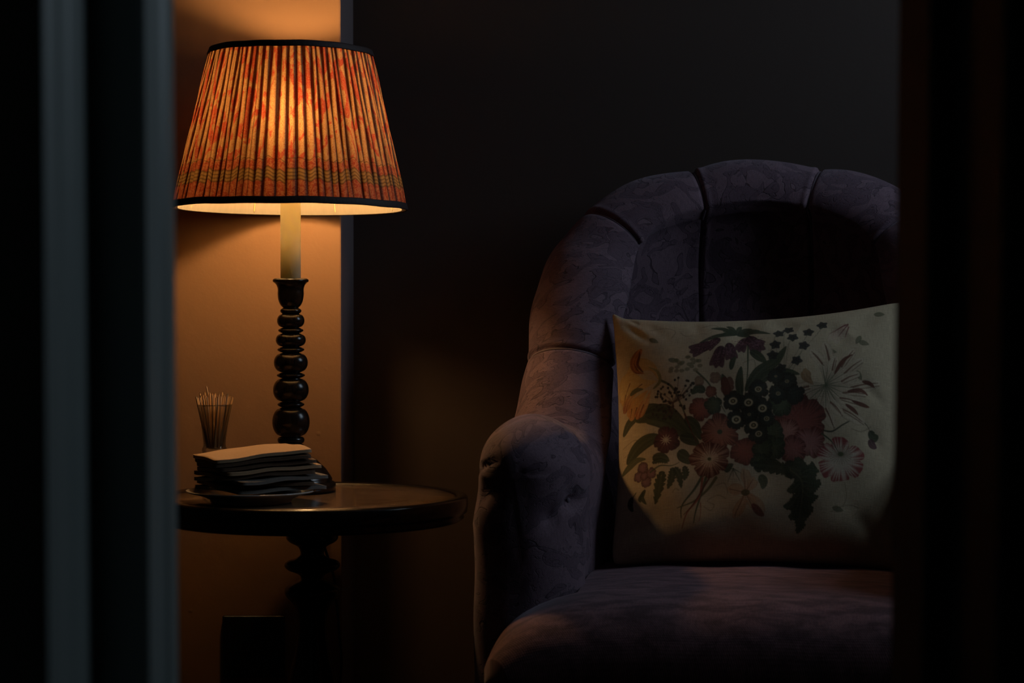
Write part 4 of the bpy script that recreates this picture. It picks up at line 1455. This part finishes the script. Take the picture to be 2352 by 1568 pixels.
for a in ((1428, 748, 1500, 810, .006, .007), (1446, 742, 1480, 765, .004, .007), (1470, 745, 1540, 800, .009, .004), (1440, 800, 1470, 880, .01, .004), (1735, 758, 1700, 830, .014, .006),
          (1765, 760, 1850, 790, .016, .006), (1600, 755, 1620, 800, .010, .003), (2040, 730, 1950, 800, .014, .005), (1430, 1260, 1520, 1200, .014, .005), (2040, 1270, 1960, 1180, .014, .006), (1440, 950, 1480, 1010, .01, .003),
          (1900, 770, 1960, 830, .015, .003), (1990, 1000, 2030, 1060, .012, .003), (1980, 900, 2040, 960, .010, .003)):
    wrinkle(*a)
wr += .0012 * np.sin(XY[..., 0] * 60 + XY[..., 1] * 35) * Tk + .0010 * np.sin(XY[..., 0] * 28 - XY[..., 1] * 71) * Tk
front = np.stack([XY[..., 0], -(thick + wr * np.minimum(1, Tk * 1.6)), XY[..., 1]], -1)
st = 6
ii = np.unique(np.concatenate([np.arange(0, RH, st), [RH - 1]])); jj = np.unique(np.concatenate([np.arange(0, RW, st), [RW - 1]]))
back = np.stack([XY[..., 0], thick * .5, XY[..., 1]], -1)[np.ix_(ii, jj)]
nf = RH * RW
pos = np.concatenate([front.reshape(-1, 3), back.reshape(-1, 3)])
ff = grid_faces(RH, RW).tolist() + [f[::-1] for f in grid_faces(len(ii), len(jj), off=nf).tolist()]
uvp = np.concatenate([XY.reshape(-1, 2), XY[np.ix_(ii, jj)].reshape(-1, 2)])
cush = mesh_obj('throw_cushion', pos, ff, M['linen'], None, True, uvp)
ca = cush.data.color_attributes.new('print', 'FLOAT_COLOR', 'POINT')
colr = np.ones((len(pos), 4), np.float32)
colr[:nf, :3] = IMG.reshape(-1, 3)
colr[nf:, :3] = base
ca.data.foreach_set('color', colr.ravel())
tag(cush, 'square cream linen cushion printed with a bouquet of garden flowers, leaning in the armchair', 'cushion')
cc_ = P(1751, 1030, 3.30)
cush.matrix_world = Matrix.Translation(cc_) @ Matrix.Rotation(-math.radians(7), 4, 'Z') @ Matrix.Rotation(-TILT, 4, 'X')

# ------------------------------------------------------------------ light
win = bpy.data.lights.new('window_daylight', 'AREA')
win.shape = 'RECTANGLE'
win.size = WY1 - WY0 + .1
win.size_y = WZ1 - WZ0 + .1
win.energy = 11.5
win.color = (0.66, 0.83, 1.0)
wo = bpy.data.objects.new('window_daylight', win)
wo.matrix_world = Matrix.Translation((XR + .14, (WY0 + WY1) / 2, (WZ0 + WZ1) / 2)) @ Matrix.Rotation(PI / 2, 4, 'Y') @ Matrix.Rotation(PI / 2, 4, 'Z')
COL.objects.link(wo)

w = bpy.data.worlds.new('world')
SC.world = w
w.use_nodes = True
bg = w.node_tree.nodes['Background']
bg.inputs[0].default_value = (0.6, 0.65, 0.6, 1)
bg.inputs[1].default_value = 0.003

SC.view_settings.view_transform = 'Standard'
SC.view_settings.look = 'None'
SC.view_settings.exposure = 0.0
SC.view_settings.gamma = 1.0
SC.view_settings.use_curve_mapping = False
SC.cycles.max_bounces = 8
SC.cycles.diffuse_bounces = 4
SC.cycles.transparent_max_bounces = 12
SC.cycles.transmission_bounces = 8
SC.cycles.sample_clamp_indirect = 4.0
SC.cycles.caustics_reflective = False
SC.cycles.caustics_refractive = False
SC.cycles.blur_glossy = 0.5
